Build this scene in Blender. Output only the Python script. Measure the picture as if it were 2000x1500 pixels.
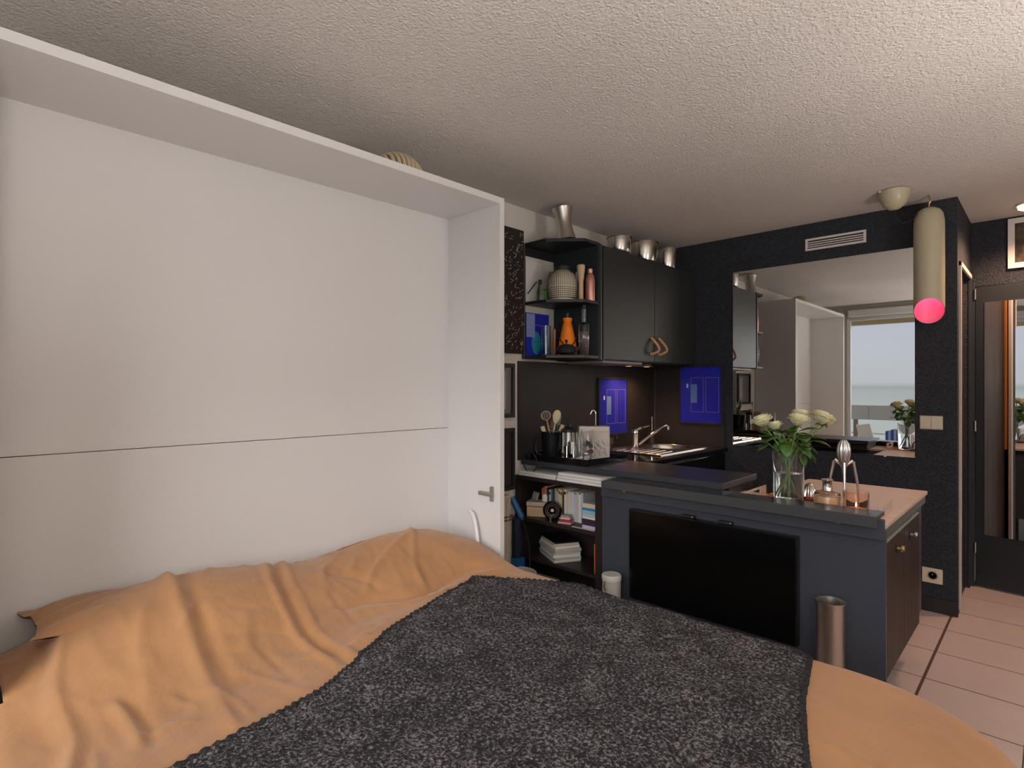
import bpy, bmesh, math, random
from mathutils import Vector, Matrix, noise
random.seed(7)
R = math.radians
for o in list(bpy.data.objects): bpy.data.objects.remove(o)
SC = bpy.context.scene
COL = SC.collection

# ---------------------------------------------------------------- camera, world, lights, exposure
cam = bpy.data.cameras.new('camera')
cam.sensor_width = 36.0
cam.lens = 36.0*1105/2000
cam.shift_y = 5/2000
cam.clip_start = 0.02
camo = bpy.data.objects.new('camera', cam)
camo.location = (0, 0, 1.37)
camo.rotation_euler = (R(90), 0, R(43.8))
COL.objects.link(camo)
SC.camera = camo

SC.view_settings.view_transform = 'Standard'
SC.view_settings.look = 'None'
SC.view_settings.gamma = 1
SC.view_settings.use_curve_mapping = False
SC.view_settings.exposure = 0.22

w = bpy.data.worlds.new('sea_sky')
SC.world = w
w.use_nodes = True
nt = w.node_tree
nt.nodes.clear()
N = nt.nodes.new
out = N('ShaderNodeOutputWorld'); bg = N('ShaderNodeBackground')
tc = N('ShaderNodeTexCoord'); sep = N('ShaderNodeSeparateXYZ'); mr = N('ShaderNodeMapRange')
mr.inputs[1].default_value = -0.25; mr.inputs[2].default_value = 0.6
cr = N('ShaderNodeValToRGB')
els = cr.color_ramp.elements
els[0].position = 0.0; els[0].color = (0.50, 0.55, 0.52, 1)
els[1].position = 1.0; els[1].color = (0.46, 0.52, 0.66, 1)
for p, c in ((0.285, (0.42, 0.45, 0.45, 1)), (0.293, (0.36, 0.39, 0.40, 1)), (0.30, (0.52, 0.53, 0.56, 1)), (0.5, (0.50, 0.54, 0.66, 1))):
    e = els.new(p); e.color = c
mp = N('ShaderNodeMapping'); mp.inputs['Scale'].default_value = (1.5, 1.5, 14)
nz = N('ShaderNodeTexNoise'); nz.inputs['Scale'].default_value = 1.6; nz.inputs['Detail'].default_value = 5
mx = N('ShaderNodeMix'); mx.data_type = 'RGBA'; mx.blend_type = 'MULTIPLY'; mx.inputs[0].default_value = 0.22
nt.links.new(tc.outputs['Generated'], sep.inputs[0]); nt.links.new(sep.outputs['Z'], mr.inputs[0])
nt.links.new(mr.outputs[0], cr.inputs[0]); nt.links.new(tc.outputs['Generated'], mp.inputs[0])
nt.links.new(mp.outputs[0], nz.inputs['Vector'])
nt.links.new(cr.outputs[0], mx.inputs[6]); nt.links.new(nz.outputs['Fac'], mx.inputs[7])
nt.links.new(mx.outputs[2], bg.inputs[0]); bg.inputs[1].default_value = 1.15
nt.links.new(bg.outputs[0], out.inputs[0])

# hazy sun outside, well above the window head seen in the mirror
sl = bpy.data.lights.new('hazy_sun', 'SUN'); sl.energy = 3.6; sl.angle = R(55); sl.color = (1.0, 0.96, 0.92)
so = bpy.data.objects.new('hazy_sun', sl); COL.objects.link(so)
so.rotation_euler = Vector((-0.45, 0.80, -0.50)).to_track_quat('-Z', 'Y').to_euler()


def area(name, loc, aim, sx, sy, power, col):
    l = bpy.data.lights.new(name, 'AREA'); l.shape = 'RECTANGLE'; l.size = sx; l.size_y = sy
    l.energy = power; l.color = col
    o = bpy.data.objects.new(name, l); COL.objects.link(o); o.location = loc
    o.rotation_euler = (Vector(aim)-Vector(loc)).to_track_quat('-Z', 'Y').to_euler()
    return o


# fill light for the ceiling, from behind and right of the camera:
# two added, unseen torchiere lamps carry it, built further down

# ---------------------------------------------------------------- materials
MATS = {}


def mat(name, col=(0.5, 0.5, 0.5), rough=0.5, metal=0.0, bump=0.0, bscale=60, var=0.0, vscale=8, spec=0.5,
        trans=0.0, ior=1.45, emit=None, estr=0.0, stretch=None, sheen=0.0, coat=0.0):
    if name in MATS: return MATS[name]
    m = bpy.data.materials.new(name); m.use_nodes = True
    t = m.node_tree; b = t.nodes['Principled BSDF']
    b.inputs['Base Color'].default_value = (*col, 1); b.inputs['Roughness'].default_value = rough
    b.inputs['Metallic'].default_value = metal; b.inputs['Specular IOR Level'].default_value = spec
    b.inputs['Transmission Weight'].default_value = trans; b.inputs['IOR'].default_value = ior
    b.inputs['Coat Weight'].default_value = coat
    if sheen: b.inputs['Sheen Weight'].default_value = sheen
    if emit:
        b.inputs['Emission Color'].default_value = (*emit, 1); b.inputs['Emission Strength'].default_value = estr
    if bump or var:
        c = t.nodes.new('ShaderNodeTexCoord'); src = c.outputs['Object']
        if stretch:
            q = t.nodes.new('ShaderNodeMapping'); q.inputs['Scale'].default_value = stretch
            t.links.new(src, q.inputs[0]); src = q.outputs[0]
    if bump:
        n = t.nodes.new('ShaderNodeTexNoise'); n.inputs['Scale'].default_value = bscale; n.inputs['Detail'].default_value = 3
        bp = t.nodes.new('ShaderNodeBump'); bp.inputs['Strength'].default_value = bump; bp.inputs['Distance'].default_value = 0.01
        t.links.new(src, n.inputs['Vector']); t.links.new(n.outputs['Fac'], bp.inputs['Height']); t.links.new(bp.outputs[0], b.inputs['Normal'])
    if var:
        n = t.nodes.new('ShaderNodeTexNoise'); n.inputs['Scale'].default_value = vscale; n.inputs['Detail'].default_value = 4
        r = t.nodes.new('ShaderNodeValToRGB')
        r.color_ramp.elements[0].position = 0.3; r.color_ramp.elements[1].position = 0.7
        r.color_ramp.elements[0].color = (*[x*(1-var) for x in col], 1); r.color_ramp.elements[1].color = (*[min(1, x*(1+var)) for x in col], 1)
        t.links.new(src, n.inputs['Vector']); t.links.new(n.outputs['Fac'], r.inputs[0]); t.links.new(r.outputs[0], b.inputs['Base Color'])
    MATS[name] = m
    return m


white = mat('white_laminate', (0.74, 0.73, 0.73), 0.38, spec=0.4)
plaster = mat('ceiling_plaster', (0.68, 0.635, 0.60), 0.9, bump=0.85, bscale=105, var=0.05, vscale=1.3)
wallwhite = mat('white_wall_paint', (0.66, 0.63, 0.58), 0.85, bump=0.3, bscale=60)
roomwhite = mat('room_wall_paint', (0.72, 0.70, 0.66), 0.85)
navywall = mat('dark_textured_wallpaper', (0.024, 0.028, 0.038), 0.75, bump=1.0, bscale=110, var=0.45, vscale=70)
navy = mat('navy_painted_board', (0.048, 0.055, 0.072), 0.42, bump=0.04, bscale=30)
navydoor = mat('dark_door_paint', (0.022, 0.027, 0.033), 0.4)
black = mat('black_laminate', (0.018, 0.019, 0.021), 0.42)
blackedge = mat('dark_grey_edge', (0.06, 0.063, 0.066), 0.4)
cabdoor = mat('charcoal_cabinet_door', (0.030, 0.032, 0.032), 0.42, bump=0.04, bscale=12, stretch=(14, 14, 1))
splash = mat('black_backsplash', (0.022, 0.019, 0.019), 0.5)
gloss = mat('gloss_black', (0.006, 0.006, 0.007), 0.10)
screen = mat('tv_screen_black', (0.003, 0.003, 0.003), 0.16, spec=0.3)
steel = mat('stainless_steel', (0.62, 0.58, 0.54), 0.22, 1.0)
brushed = mat('brushed_steel', (0.58, 0.54, 0.49), 0.32, 1.0, bump=0.05, bscale=30, stretch=(1, 1, 0.05))
chrome = mat('chrome', (0.8, 0.79, 0.78), 0.08, 1.0)
alu = mat('cast_aluminium', (0.62, 0.61, 0.62), 0.28, 1.0)
mirror = mat('silvered_mirror', (0.80, 0.81, 0.80), 0.0, 1.0)
tile = mat('floor_tile_ceramic', (0.60, 0.49, 0.455), 0.22, var=0.05, vscale=3)
grout = mat('floor_grout', (0.10, 0.055, 0.045), 0.9)
sheetm = mat('tan_cotton', (0.42, 0.21, 0.088), 0.85, bump=0.45, bscale=18, var=0.10, vscale=5, sheen=0.25)
hemm = mat('tan_cotton_hem', (0.36, 0.17, 0.075), 0.85)
beige = mat('beige_enamel', (0.46, 0.41, 0.29), 0.32)
wood = mat('light_wood', (0.55, 0.36, 0.18), 0.55, var=0.25, vscale=9, stretch=(1, 1, 0.15))
orangewood = mat('orange_wood', (0.42, 0.17, 0.05), 0.45, var=0.3, vscale=8, stretch=(4, 4, 0.2))
brownwood = mat('brown_door_veneer', (0.036, 0.023, 0.021), 0.5, spec=.3, var=0.45, vscale=9, stretch=(3, 3, 0.25))
paper = mat('white_paper', (0.72, 0.70, 0.68), 0.7)
cream = mat('cream_plastic', (0.66, 0.60, 0.47), 0.4)
glass = mat('clear_glass', (1, 1, 1), 0.0, trans=1.0, ior=1.45)
leafm = mat('rose_leaf', (0.07, 0.17, 0.035), 0.45, var=0.3, vscale=30)
stemm = mat('rose_stem', (0.20, 0.30, 0.06), 0.5)
petalm = mat('cream_rose_petal', (0.78, 0.76, 0.50), 0.6, var=0.1, vscale=40)
leather = mat('tan_leather', (0.55, 0.26, 0.13), 0.5)
brass = mat('brass', (0.75, 0.58, 0.30), 0.25, 1.0)
tablem = mat('pink_beige_worktop', (0.60, 0.45, 0.38), 0.4, var=0.10, vscale=14, stretch=(1, 5, 1))
worktop = mat('charcoal_worktop', (0.040, 0.043, 0.052), 0.30)
ledgem = mat('dark_lacquer_ledge', (0.030, 0.032, 0.034), 0.20)
fabric = mat('canvas_beige', (0.52, 0.44, 0.34), 0.9, bump=0.3, bscale=200)
curtainm = mat('curtain_linen', (0.60, 0.54, 0.45), 0.9)
bluepl = mat('blue_plastic', (0.015, 0.10, 0.26), 0.35)


def thin_glass():
    m = bpy.data.materials.new('window_glass'); m.use_nodes = True; t = m.node_tree; t.nodes.clear()
    o = t.nodes.new('ShaderNodeOutputMaterial'); mxs = t.nodes.new('ShaderNodeMixShader')
    tr = t.nodes.new('ShaderNodeBsdfTransparent'); g = t.nodes.new('ShaderNodeBsdfGlossy'); f = t.nodes.new('ShaderNodeFresnel')
    g.inputs['Roughness'].default_value = 0.0; f.inputs[0].default_value = 1.2
    t.links.new(f.outputs[0], mxs.inputs[0]); t.links.new(tr.outputs[0], mxs.inputs[1]); t.links.new(g.outputs[0], mxs.inputs[2])
    t.links.new(mxs.outputs[0], o.inputs[0]); return m


winglass = thin_glass()


def knit():
    m = mat('black_grey_chunky_knit', (0.02, 0.02, 0.022), 0.95)
    t = m.node_tree; b = t.nodes['Principled BSDF']; c = t.nodes.new('ShaderNodeTexCoord')
    n = t.nodes.new('ShaderNodeTexNoise'); n.inputs['Scale'].default_value = 115; n.inputs['Detail'].default_value = 3; n.inputs['Roughness'].default_value = 0.75
    n2 = t.nodes.new('ShaderNodeTexNoise'); n2.inputs['Scale'].default_value = 9; n2.inputs['Detail'].default_value = 2
    ad = t.nodes.new('ShaderNodeMath'); ad.operation = 'MULTIPLY_ADD'; ad.inputs[1].default_value = 0.16
    r = t.nodes.new('ShaderNodeValToRGB'); e = r.color_ramp.elements
    e[0].position = 0.51; e[0].color = (0.012, 0.010, 0.012, 1); e[1].position = 0.72; e[1].color = (0.27, 0.25, 0.26, 1)
    k = e.new(0.60); k.color = (0.055, 0.050, 0.056, 1)
    t.links.new(c.outputs['Object'], n.inputs['Vector']); t.links.new(c.outputs['Object'], n2.inputs['Vector'])
    t.links.new(n2.outputs['Fac'], ad.inputs[0]); t.links.new(n.outputs['Fac'], ad.inputs[2]); t.links.new(ad.outputs[0], r.inputs[0])
    t.links.new(r.outputs[0], b.inputs['Base Color'])
    bp = t.nodes.new('ShaderNodeBump'); bp.inputs['Strength'].default_value = 1.0; bp.inputs['Distance'].default_value = 0.012
    t.links.new(n.outputs['Fac'], bp.inputs['Height']); t.links.new(bp.outputs[0], b.inputs['Normal'])
    return m


knitm = knit()


def tinted(name, col, rough=0.02):
    return mat(name, col, rough, trans=1.0, ior=1.4)


# ---------------------------------------------------------------- mesh helpers
def box(bm, x0, x1, y0, y1, z0, z1, M=None):
    vs = [bm.verts.new((x, y, z)) for x in (x0, x1) for y in (y0, y1) for z in (z0, z1)]
    for f in ((0, 1, 3, 2), (4, 6, 7, 5), (0, 4, 5, 1), (2, 3, 7, 6), (0, 2, 6, 4), (1, 5, 7, 3)):
        bm.faces.new([vs[i] for i in f])
    if M is not None:
        for v in vs: v.co = M @ v.co
    return vs


def prism(bm, pts, z0, z1):
    lo = [bm.verts.new((x, y, z0)) for x, y in pts]; hi = [bm.verts.new((x, y, z1)) for x, y in pts]
    bm.faces.new(list(reversed(lo))); bm.faces.new(hi)
    n = len(pts)
    for i in range(n): bm.faces.new((lo[i], lo[(i+1) % n], hi[(i+1) % n], hi[i]))


def lathe(bm, prof, c=(0, 0, 0), seg=32, M=None, rib=0, ribd=0.0):
    rings = []
    for r, z in prof:
        if r < 1e-6:
            v = bm.verts.new((c[0], c[1], c[2]+z)); rings.append([v])
        else:
            ring = []
            for i in range(seg):
                a = 2*math.pi*i/seg
                rr = r*(1-ribd*(0.5+0.5*math.cos(a*rib))) if rib else r
                ring.append(bm.verts.new((c[0]+rr*math.cos(a), c[1]+rr*math.sin(a), c[2]+z)))
            rings.append(ring)
    for a, b in zip(rings, rings[1:]):
        if len(a) == 1 and len(b) == 1: continue
        for i in range(seg):
            j = (i+1) % seg
            if len(a) == 1: bm.faces.new((a[0], b[j], b[i]))
            elif len(b) == 1: bm.faces.new((a[i], a[j], b[0]))
            else: bm.faces.new((a[i], a[j], b[j], b[i]))
    if M is not None:
        for ring in rings:
            for v in ring: v.co = M @ v.co


def tube(bm, pts, rad, seg=10, closed=False):
    pts = [Vector(p) for p in pts]; n = len(pts)
    rads = rad if isinstance(rad, (list, tuple)) else [rad]*n
    rings = []; up = None
    for i, p in enumerate(pts):
        if closed: d = pts[(i+1) % n]-pts[i-1]
        else: d = pts[min(i+1, n-1)]-pts[max(i-1, 0)]
        d.normalize()
        if up is None:
            up = Vector((0, 0, 1)) if abs(d.z) < 0.9 else Vector((1, 0, 0))
        a = d.cross(up).normalized(); b = a.cross(d).normalized(); up = b
        rings.append([bm.verts.new(p+rads[i]*(math.cos(2*math.pi*k/seg)*a+math.sin(2*math.pi*k/seg)*b)) for k in range(seg)])
    m = n if closed else n-1
    for i in range(m):
        A, B = rings[i], rings[(i+1) % n]
        for k in range(seg): bm.faces.new((A[k], A[(k+1) % seg], B[(k+1) % seg], B[k]))
    if not closed:
        bm.faces.new(list(reversed(rings[0]))); bm.faces.new(rings[-1])


def bez(p, n=12):
    p = [Vector(q) for q in p]; o = []
    if len(p) < 3: return p
    P = [2*p[0]-p[1]]+p+[2*p[-1]-p[-2]]
    for i in range(1, len(P)-2):
        for k in range(n):
            t = k/n
            o.append(0.5*((2*P[i])+(P[i+1]-P[i-1])*t+(2*P[i-1]-5*P[i]+4*P[i+1]-P[i+2])*t*t+(3*P[i]-P[i-1]-3*P[i+1]+P[i+2])*t**3))
    o.append(p[-1]); return o


def link(name, bm, m, parent=None, smooth=False, bevel=0.0, label=None, kind=None):
    bmesh.ops.recalc_face_normals(bm, faces=bm.faces[:])
    me = bpy.data.meshes.new(name); bm.to_mesh(me); bm.free()
    for mm in (m if isinstance(m, (list, tuple)) else [m]): me.materials.append(mm)
    o = bpy.data.objects.new(name, me); COL.objects.link(o)
    if smooth:
        for p in me.polygons: p.use_smooth = True
        if smooth != 'all':
            me.set_sharp_from_angle(angle=R(40))
    if bevel:
        bv = o.modifiers.new('bevel', 'BEVEL'); bv.width = bevel; bv.segments = 2; bv.limit_method = 'ANGLE'
    if parent:
        o.parent = parent
        o.matrix_parent_inverse = Matrix.Translation(-Vector(parent.location)) if parent.type == 'EMPTY' else Matrix()
    if label: o['label'] = label
    if kind: o['kind'] = kind
    return o


def thing(name, label, cat, loc=(0, 0, 0), group=None):
    o = bpy.data.objects.new(name, None); o.empty_display_size = 0.05; COL.objects.link(o); o.location = loc
    o['label'] = label; o['category'] = cat
    if group: o['group'] = group
    return o


def tag(o, label, cat, group=None):
    o['label'] = label; o['category'] = cat
    if group: o['group'] = group
    return o


def B(name, x0, x1, y0, y1, z0, z1, m, parent=None, bevel=0.0, label=None, kind=None, M=None):
    bm = bmesh.new(); box(bm, x0, x1, y0, y1, z0, z1, M)
    return link(name, bm, m, parent, bevel=bevel, label=label, kind=kind)


def L(name, prof, c, m, parent=None, seg=32, label=None, M=None, rib=0, ribd=0.0):
    bm = bmesh.new(); lathe(bm, prof, c, seg, M, rib, ribd)
    return link(name, bm, m, parent, smooth=True, label=label)


def T(name, pts, rad, m, parent=None, seg=10, closed=False, label=None):
    bm = bmesh.new(); tube(bm, pts, rad, seg, closed)
    return link(name, bm, m, parent, smooth=True, label=label)


def ROT(c, rx=0, ry=0, rz=0):
    c = Vector(c)
    return Matrix.Translation(c) @ Matrix.Rotation(R(rz), 4, 'Z') @ Matrix.Rotation(R(ry), 4, 'Y') @ Matrix.Rotation(R(rx), 4, 'X') @ Matrix.Translation(-c)


S = dict(kind='structure')
XW, YW, XR, YB, H = -2.43, 4.26, 1.35, -0.5, 2.5
# ---------------------------------------------------------------- room shell
fl = B('floor', XW-.1, XR+.1, YB-.12, 5.15, -0.12, -0.0016, grout, **S)
TW = .362
tme = None
k = 0
for i in range(-6, 5):
    for j in range(-13, 3):
        x0 = -.447+i*TW; y0 = 3.99+j*TW
        if x0 > XR or x0+TW < XW-.05 or y0+TW < YB: continue
        if tme is None:
            bm = bmesh.new(); g = .0042
            vs = box(bm, g, TW-g, g, TW-g, -.006, 0)
            o = link('tile', bm, tile, fl); tme = o.data
        else:
            o = bpy.data.objects.new('tile', tme); COL.objects.link(o); o.parent = fl
        o.location = (x0+(.004 if i == 0 else 0), y0, random.uniform(-.0006, 0))
B('ceiling', XW-.1, XR+.1, YB-.12, 5.15, H, H+.1, plaster, **S)
B('wall_left', XW-.1, XW, YB-.12, YW, 0, H, wallwhite, **S)
B('wall_right', XR, XR+.1, YB-.12, 5.15, 0, H, roomwhite, **S)
bm = bmesh.new(); box(bm, XW-.1, -.417, YW, YW+.10, 0, H)
link('wall_back', bm, navywall, kind='structure')
# corridor side wall with a doorway (x = -.417)
bm = bmesh.new(); box(bm, -.50, -.417, YW+.10, 4.30+.06, 0, H); box(bm, -.50, -.417, 4.93, 5.03, 0, H); box(bm, -.50, -.417, 4.36, 4.93, 2.10, H)
link('wall_corridor', bm, navywall, kind='structure')
bm = bmesh.new(); box(bm, -.50, .02, 5.03, 5.13, 2.06, H); box(bm, -.50, -.395, 5.03, 5.13, 0, 2.06); box(bm, .45, XR, 5.03, 5.13, 0, H); box(bm, .02, .45, 5.03, 5.13, 2.06, H)
link('wall_far', bm, navywall, kind='structure')
B('baseboard_back', -1.75, -.412, YW-.012, YW, 0, .085, black, bevel=.002, **S)
# little room behind the doorway so it is not open to the sky
bm = bmesh.new(); box(bm, -1.5, -1.4, YW+.1, 5.13, 0, H); box(bm, -1.4, -.5, 5.03, 5.13, 0, H)
link('wall_bathroom', bm, mat('bathroom_paint', (.10, .06, .045), .8), kind='structure')
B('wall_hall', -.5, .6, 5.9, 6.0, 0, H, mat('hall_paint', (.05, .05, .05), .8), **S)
# door trim on the corridor wall
t1 = thing('trim_1', '', '')
del t1['label']; del t1['category']; t1['kind'] = 'structure'
B('door_jamb', -.425, -.405, 4.335, 4.362, .02, 2.13, mat('trim_paint', (.55, .50, .48), .5), t1, bevel=.002)
B('door_jamb', -.425, -.407, 4.925, 4.945, .02, 2.13, navydoor, t1, bevel=.002)
B('door_head', -.425, -.405, 4.335, 4.945, 2.10, 2.13, MATS['trim_paint'], t1, bevel=.002)
B('door_panel', -.475, -.445, 4.365, 4.925, 0, 2.10, brownwood, t1)
B('jamb_lining', -.498, -.43, 4.3625, 4.3675, .9, 2.095, orangewood, t1, bevel=.002)
# ajar door with mirror, hinged at the left
DM = Matrix.Translation((-.392, 5.0, 0)) @ Matrix.Rotation(R(-8), 4, 'Z')
d1 = thing('door_1', '', '', (-.392, 5.0, 0)); del d1['label']; del d1['category']; d1['kind'] = 'structure'
B('door_leaf', 0, .80, 0, .04, .01, 2.05, navydoor, d1, bevel=.002, M=DM)
B('door_mirror', .05, .70, -.006, -.001, .365, 1.94, mirror, d1, M=DM)
for z in (.27, 1.10, 2.0):
    bm = bmesh.new(); lathe(bm, [(0, -.035), (.008, -.035), (.008, .035), (0, .035)], (-.392, 4.985, z), 12)
    link('hinge', bm, steel, d1, smooth=True)
B('door_frame', -.425, -.395, 4.99, 5.03, 0, 2.08, navydoor, d1, bevel=.002)

# window wall behind the camera
bm = bmesh.new()
box(bm, XW-.1, -2.10, YB-.12, YB, 0, H); box(bm, 1.15, XR, YB-.12, YB, 0, H); box(bm, -2.10, 1.15, YB-.12, YB, 2.32, H)
link('wall_window', bm, mat('window_wall_paint', (.50, .50, .47), .8), kind='structure')
wn = thing('window_1', '', '', (0, YB, 0)); del wn['label']; del wn['category']; wn['kind'] = 'structure'
frm = mat('white_window_frame', (.6, .6, .58), .4)
B('window_frame', -2.10, -2.07, YB-.08, YB-.03, 0, 2.32, frm, wn, bevel=.003)
B('window_frame', 1.11, 1.15, YB-.08, YB-.03, 0, 2.32, frm, wn, bevel=.003)
B('window_frame', -2.07, 1.11, YB-.08, YB-.03, 2.29, 2.32, frm, wn, bevel=.003)
B('window_sill', -2.07, 1.11, YB-.10, YB-.02, 0, .03, frm, wn, bevel=.003)
B('window_pane', -2.07, 1.11, YB-.058, YB-.054, .03, 2.29, winglass, wn)
tag(B('blind_box', -2.08, 1.1, YB+.005, YB+.09, 2.335, 2.43, frm, bevel=.01), 'long pale roller blind box above the window, seen in the wall mirror', 'blind')
# curtain
bm = bmesh.new(); nx = 120; rows = []
for zi in range(7):
    z = .04+(2.40-.04)*zi/6; row = []
    for i in range(nx+1):
        u = i/nx; x = -2.42+.31*u; y = -.36+.035*math.sin(u*math.pi*18)+.006*math.sin(u*31+zi)
        row.append(bm.verts.new((x, y, z)))
    rows.append(row)
for a, b in zip(rows, rows[1:]):
    for i in range(nx): bm.faces.new((a[i], a[i+1], b[i+1], b[i]))
c = link('curtain', bm, curtainm, smooth='all'); c.modifiers.new('thick', 'SOLIDIFY').thickness = .003
tag(c, 'gathered beige curtain beside the window, seen in the wall mirror', 'curtain')

# balcony outside
concrete = mat('balcony_concrete', (.42, .40, .37), .85, bump=.2, bscale=40)
B('floor_balcony', -4.0, 2.6, -2.2, YB-.12, -.12, -.02, concrete, **S)
B('ceiling_balcony', -4.0, 2.6, -1.1, YB-.12, 2.45, 2.55, mat('awning_beige', (.52, .42, .26), .8), **S)
B('trim_5', -4.0, 2.6, -1.16, -1.06, 2.275, 2.45, MATS['awning_beige'], **S)
rl = thing('balcony_railing', 'balcony railing with a concrete band on posts, seen in the wall mirror', 'railing', (0, -2.0, 0))
for x0, x1 in ((-4.0, -2.15), (-2.14, -1.0), (-.99, .6), (.61, 2.5)):
    B('band_panel', x0, x1, -2.04, -1.98, .84, 1.07, concrete, rl, bevel=.004)
for x in (-2.50, -2.33, -1.0, .6):
    B('post', x-.03, x+.03, -2.03, -1.97, -.02, .84, mat('brown_post', (.20, .15, .11), .7), rl, bevel=.003)
T('rail', [(-4, -2, .62), (2.5, -2, .62)], .012, steel, rl)
T('rail', [(-4, -2, .34), (2.5, -2, .34)], .012, steel, rl)
ch = thing('balcony_chair', 'pale folding chair out on the balcony, seen in the wall mirror', 'chair', (-1.95, -1.35, 0))
pale = mat('pale_sling_fabric', (.55, .52, .46), .8)
B('seat', -2.06, -1.82, -1.55, -1.15, .36, .385, pale, ch, bevel=.005)
B('backrest', -2.04, -1.86, -1.16, -1.13, .385, .84, pale, ch, bevel=.005, M=ROT((-1.95, -1.15, .39), rx=-14, ry=-10))
for x in (-2.04, -1.84):
    T('leg', [(x, -1.55, -.02), (x, -1.20, .50)], .011, steel, ch); T('leg', [(x, -1.12, -.02), (x, -1.52, .36)], .011, steel, ch)
tb = thing('balcony_table', 'white table on the balcony, seen in the wall mirror', 'table', (-1.4, -1.35, 0))
B('table_top', -1.80, -1.0, -1.75, -1.0, .52, .55, frm, tb, bevel=.005)
for x in (-1.75, -1.05):
    for y in (-1.7, -1.05): T('leg', [(x, y, -.02), (x, y, .52)], .014, steel, tb)
bg_ = thing('striped_bag', 'blue and white striped bag on the balcony table, seen in the wall mirror', 'bag', (-1.68, -1.4, .55))
for i in range(7):
    B('stripe', -1.80+.034*i, -1.766+.034*i, -1.5, -1.32, .551, .75-.012*abs(i-3), mat('bag_blue', (.03, .06, .25), .7) if i % 2 == 0 else mat('bag_light', (.25, .33, .5), .7), bg_, bevel=.006)

# ---------------------------------------------------------------- wall bed cabinet
wb = thing('bed_cabinet', 'tall white wall bed cabinet standing open around the head of the bed', 'cabinet', (-2.2, 1.0, 0))
B('side_panel', XW+.005, -2.0, 2.0, 2.03, 0, 2.317, white, wb, bevel=.0012)
B('side_panel', XW+.005, -2.0, .10, .13, 0, 2.317, white, wb, bevel=.0012)
B('top_panel', XW+.005, -2.0, .13, 2.0, 2.285, 2.317, white, wb, bevel=.0012)
B('back_panel', XW+.005, -2.40, .13, 2.0, 1.147, 2.285, white, wb)
B('back_panel', XW+.005, -2.40, .13, 2.0, 0, 1.144, white, wb)
la = thing('latch', '', '', (-2.05, 2.0, .83)); la.parent = wb; la.matrix_parent_inverse = Matrix.Translation(-wb.location)
del la['category']; la['label'] = 'brushed metal latch'
hm = mat('satin_nickel', (.42, .39, .35), .35, 1.0)
la.location = (-2.05, 2.0, .83)
bpy.data.objects.remove(la)
bm = bmesh.new(); box(bm, -2.062, -2.044, 1.985, 1.999, .79, .865); link('latch_plate', bm, hm, wb, bevel=.002, label='brushed metal latch plate')
bm = bmesh.new(); box(bm, -2.135, -2.035, 1.972, 1.988, .816, .836); link('latch_lever', bm, hm, wb, bevel=.004, label='brushed metal latch lever')
bm = bmesh.new(); lathe(bm, [(0, 0), (.008, 0), (.008, .004), (0, .004)], (0, 0, 0), 12, Matrix.Translation((-2.045, 1.996, 2.20)) @ Matrix.Rotation(R(90), 4, 'X')); link('cover_cap', bm, white, wb)
T('hinge_arm', bez([(-2.21, 1.985, .72), (-2.17, 1.975, .70), (-2.14, 1.97, .62), (-2.12, 1.965, .50)], 6), .011, white, wb, label='curved white hinge arm')
# basket on top
bk = thing('woven_basket', 'ribbed cream basket lying on top of the white cabinet', 'basket', (-2.20, 1.53, 2.317))
for i in range(9):
    y = 1.39+i*.023; r = .085*math.sqrt(max(.3, 1-((i-4)/5.2)**2))
    T('rib', [(-2.13+r*math.cos(a*math.pi/10), y, 2.319+.006+r*math.sin(a*math.pi/10)) for a in range(0, 11)], .009, mat('cream_weave', (.55, .45, .30), .8), bk, 8)
B('basket_base', -2.20, -2.06, 1.39, 1.58, 2.318, 2.326, MATS['cream_weave'], bk)

# ---------------------------------------------------------------- bed
BX0, BX1, BY0, BY1 = -2.385, 0.0, .09, 1.965


def rsdf(x, y):
    r = .42 if x > -1.0 else .03
    cx = (BX0+BX1)/2; cy = (BY0+BY1)/2
    hx = (BX1-BX0)/2-r; hy = (BY1-BY0)/2-r
    if x < cx: pass
    qx = abs(x-cx)-hx; qy = abs(y-cy)-hy
    ox = max(qx, 0); oy = max(qy, 0); l = math.hypot(ox, oy)
    d = l+min(max(qx, qy), 0)-r
    if l > 1e-9: n = (math.copysign(ox/l, x-cx), math.copysign(oy/l, y-cy))
    elif qx > qy: n = (math.copysign(1, x-cx), 0)
    else: n = (0, math.copysign(1, y-cy))
    return d, n


SIL = [(.0, .575), (.12, .585), (.224, .625), (.284, .665), (.40, .685), (.542, .715), (.807, .693), (1.13, .650), (1.32, .668), (1.454, .692), (1.655, .690), (1.81, .650), (1.90, .600), (2.0, .56)]


def lerp(tab, y):
    if y <= tab[0][0]: return tab[0][1]
    for (a, va), (b, vb) in zip(tab, tab[1:]):
        if y <= b:
            t = (y-a)/(b-a); t = t*t*(3-2*t) if False else t
            return va+(vb-va)*t
    return tab[-1][1]


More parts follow.
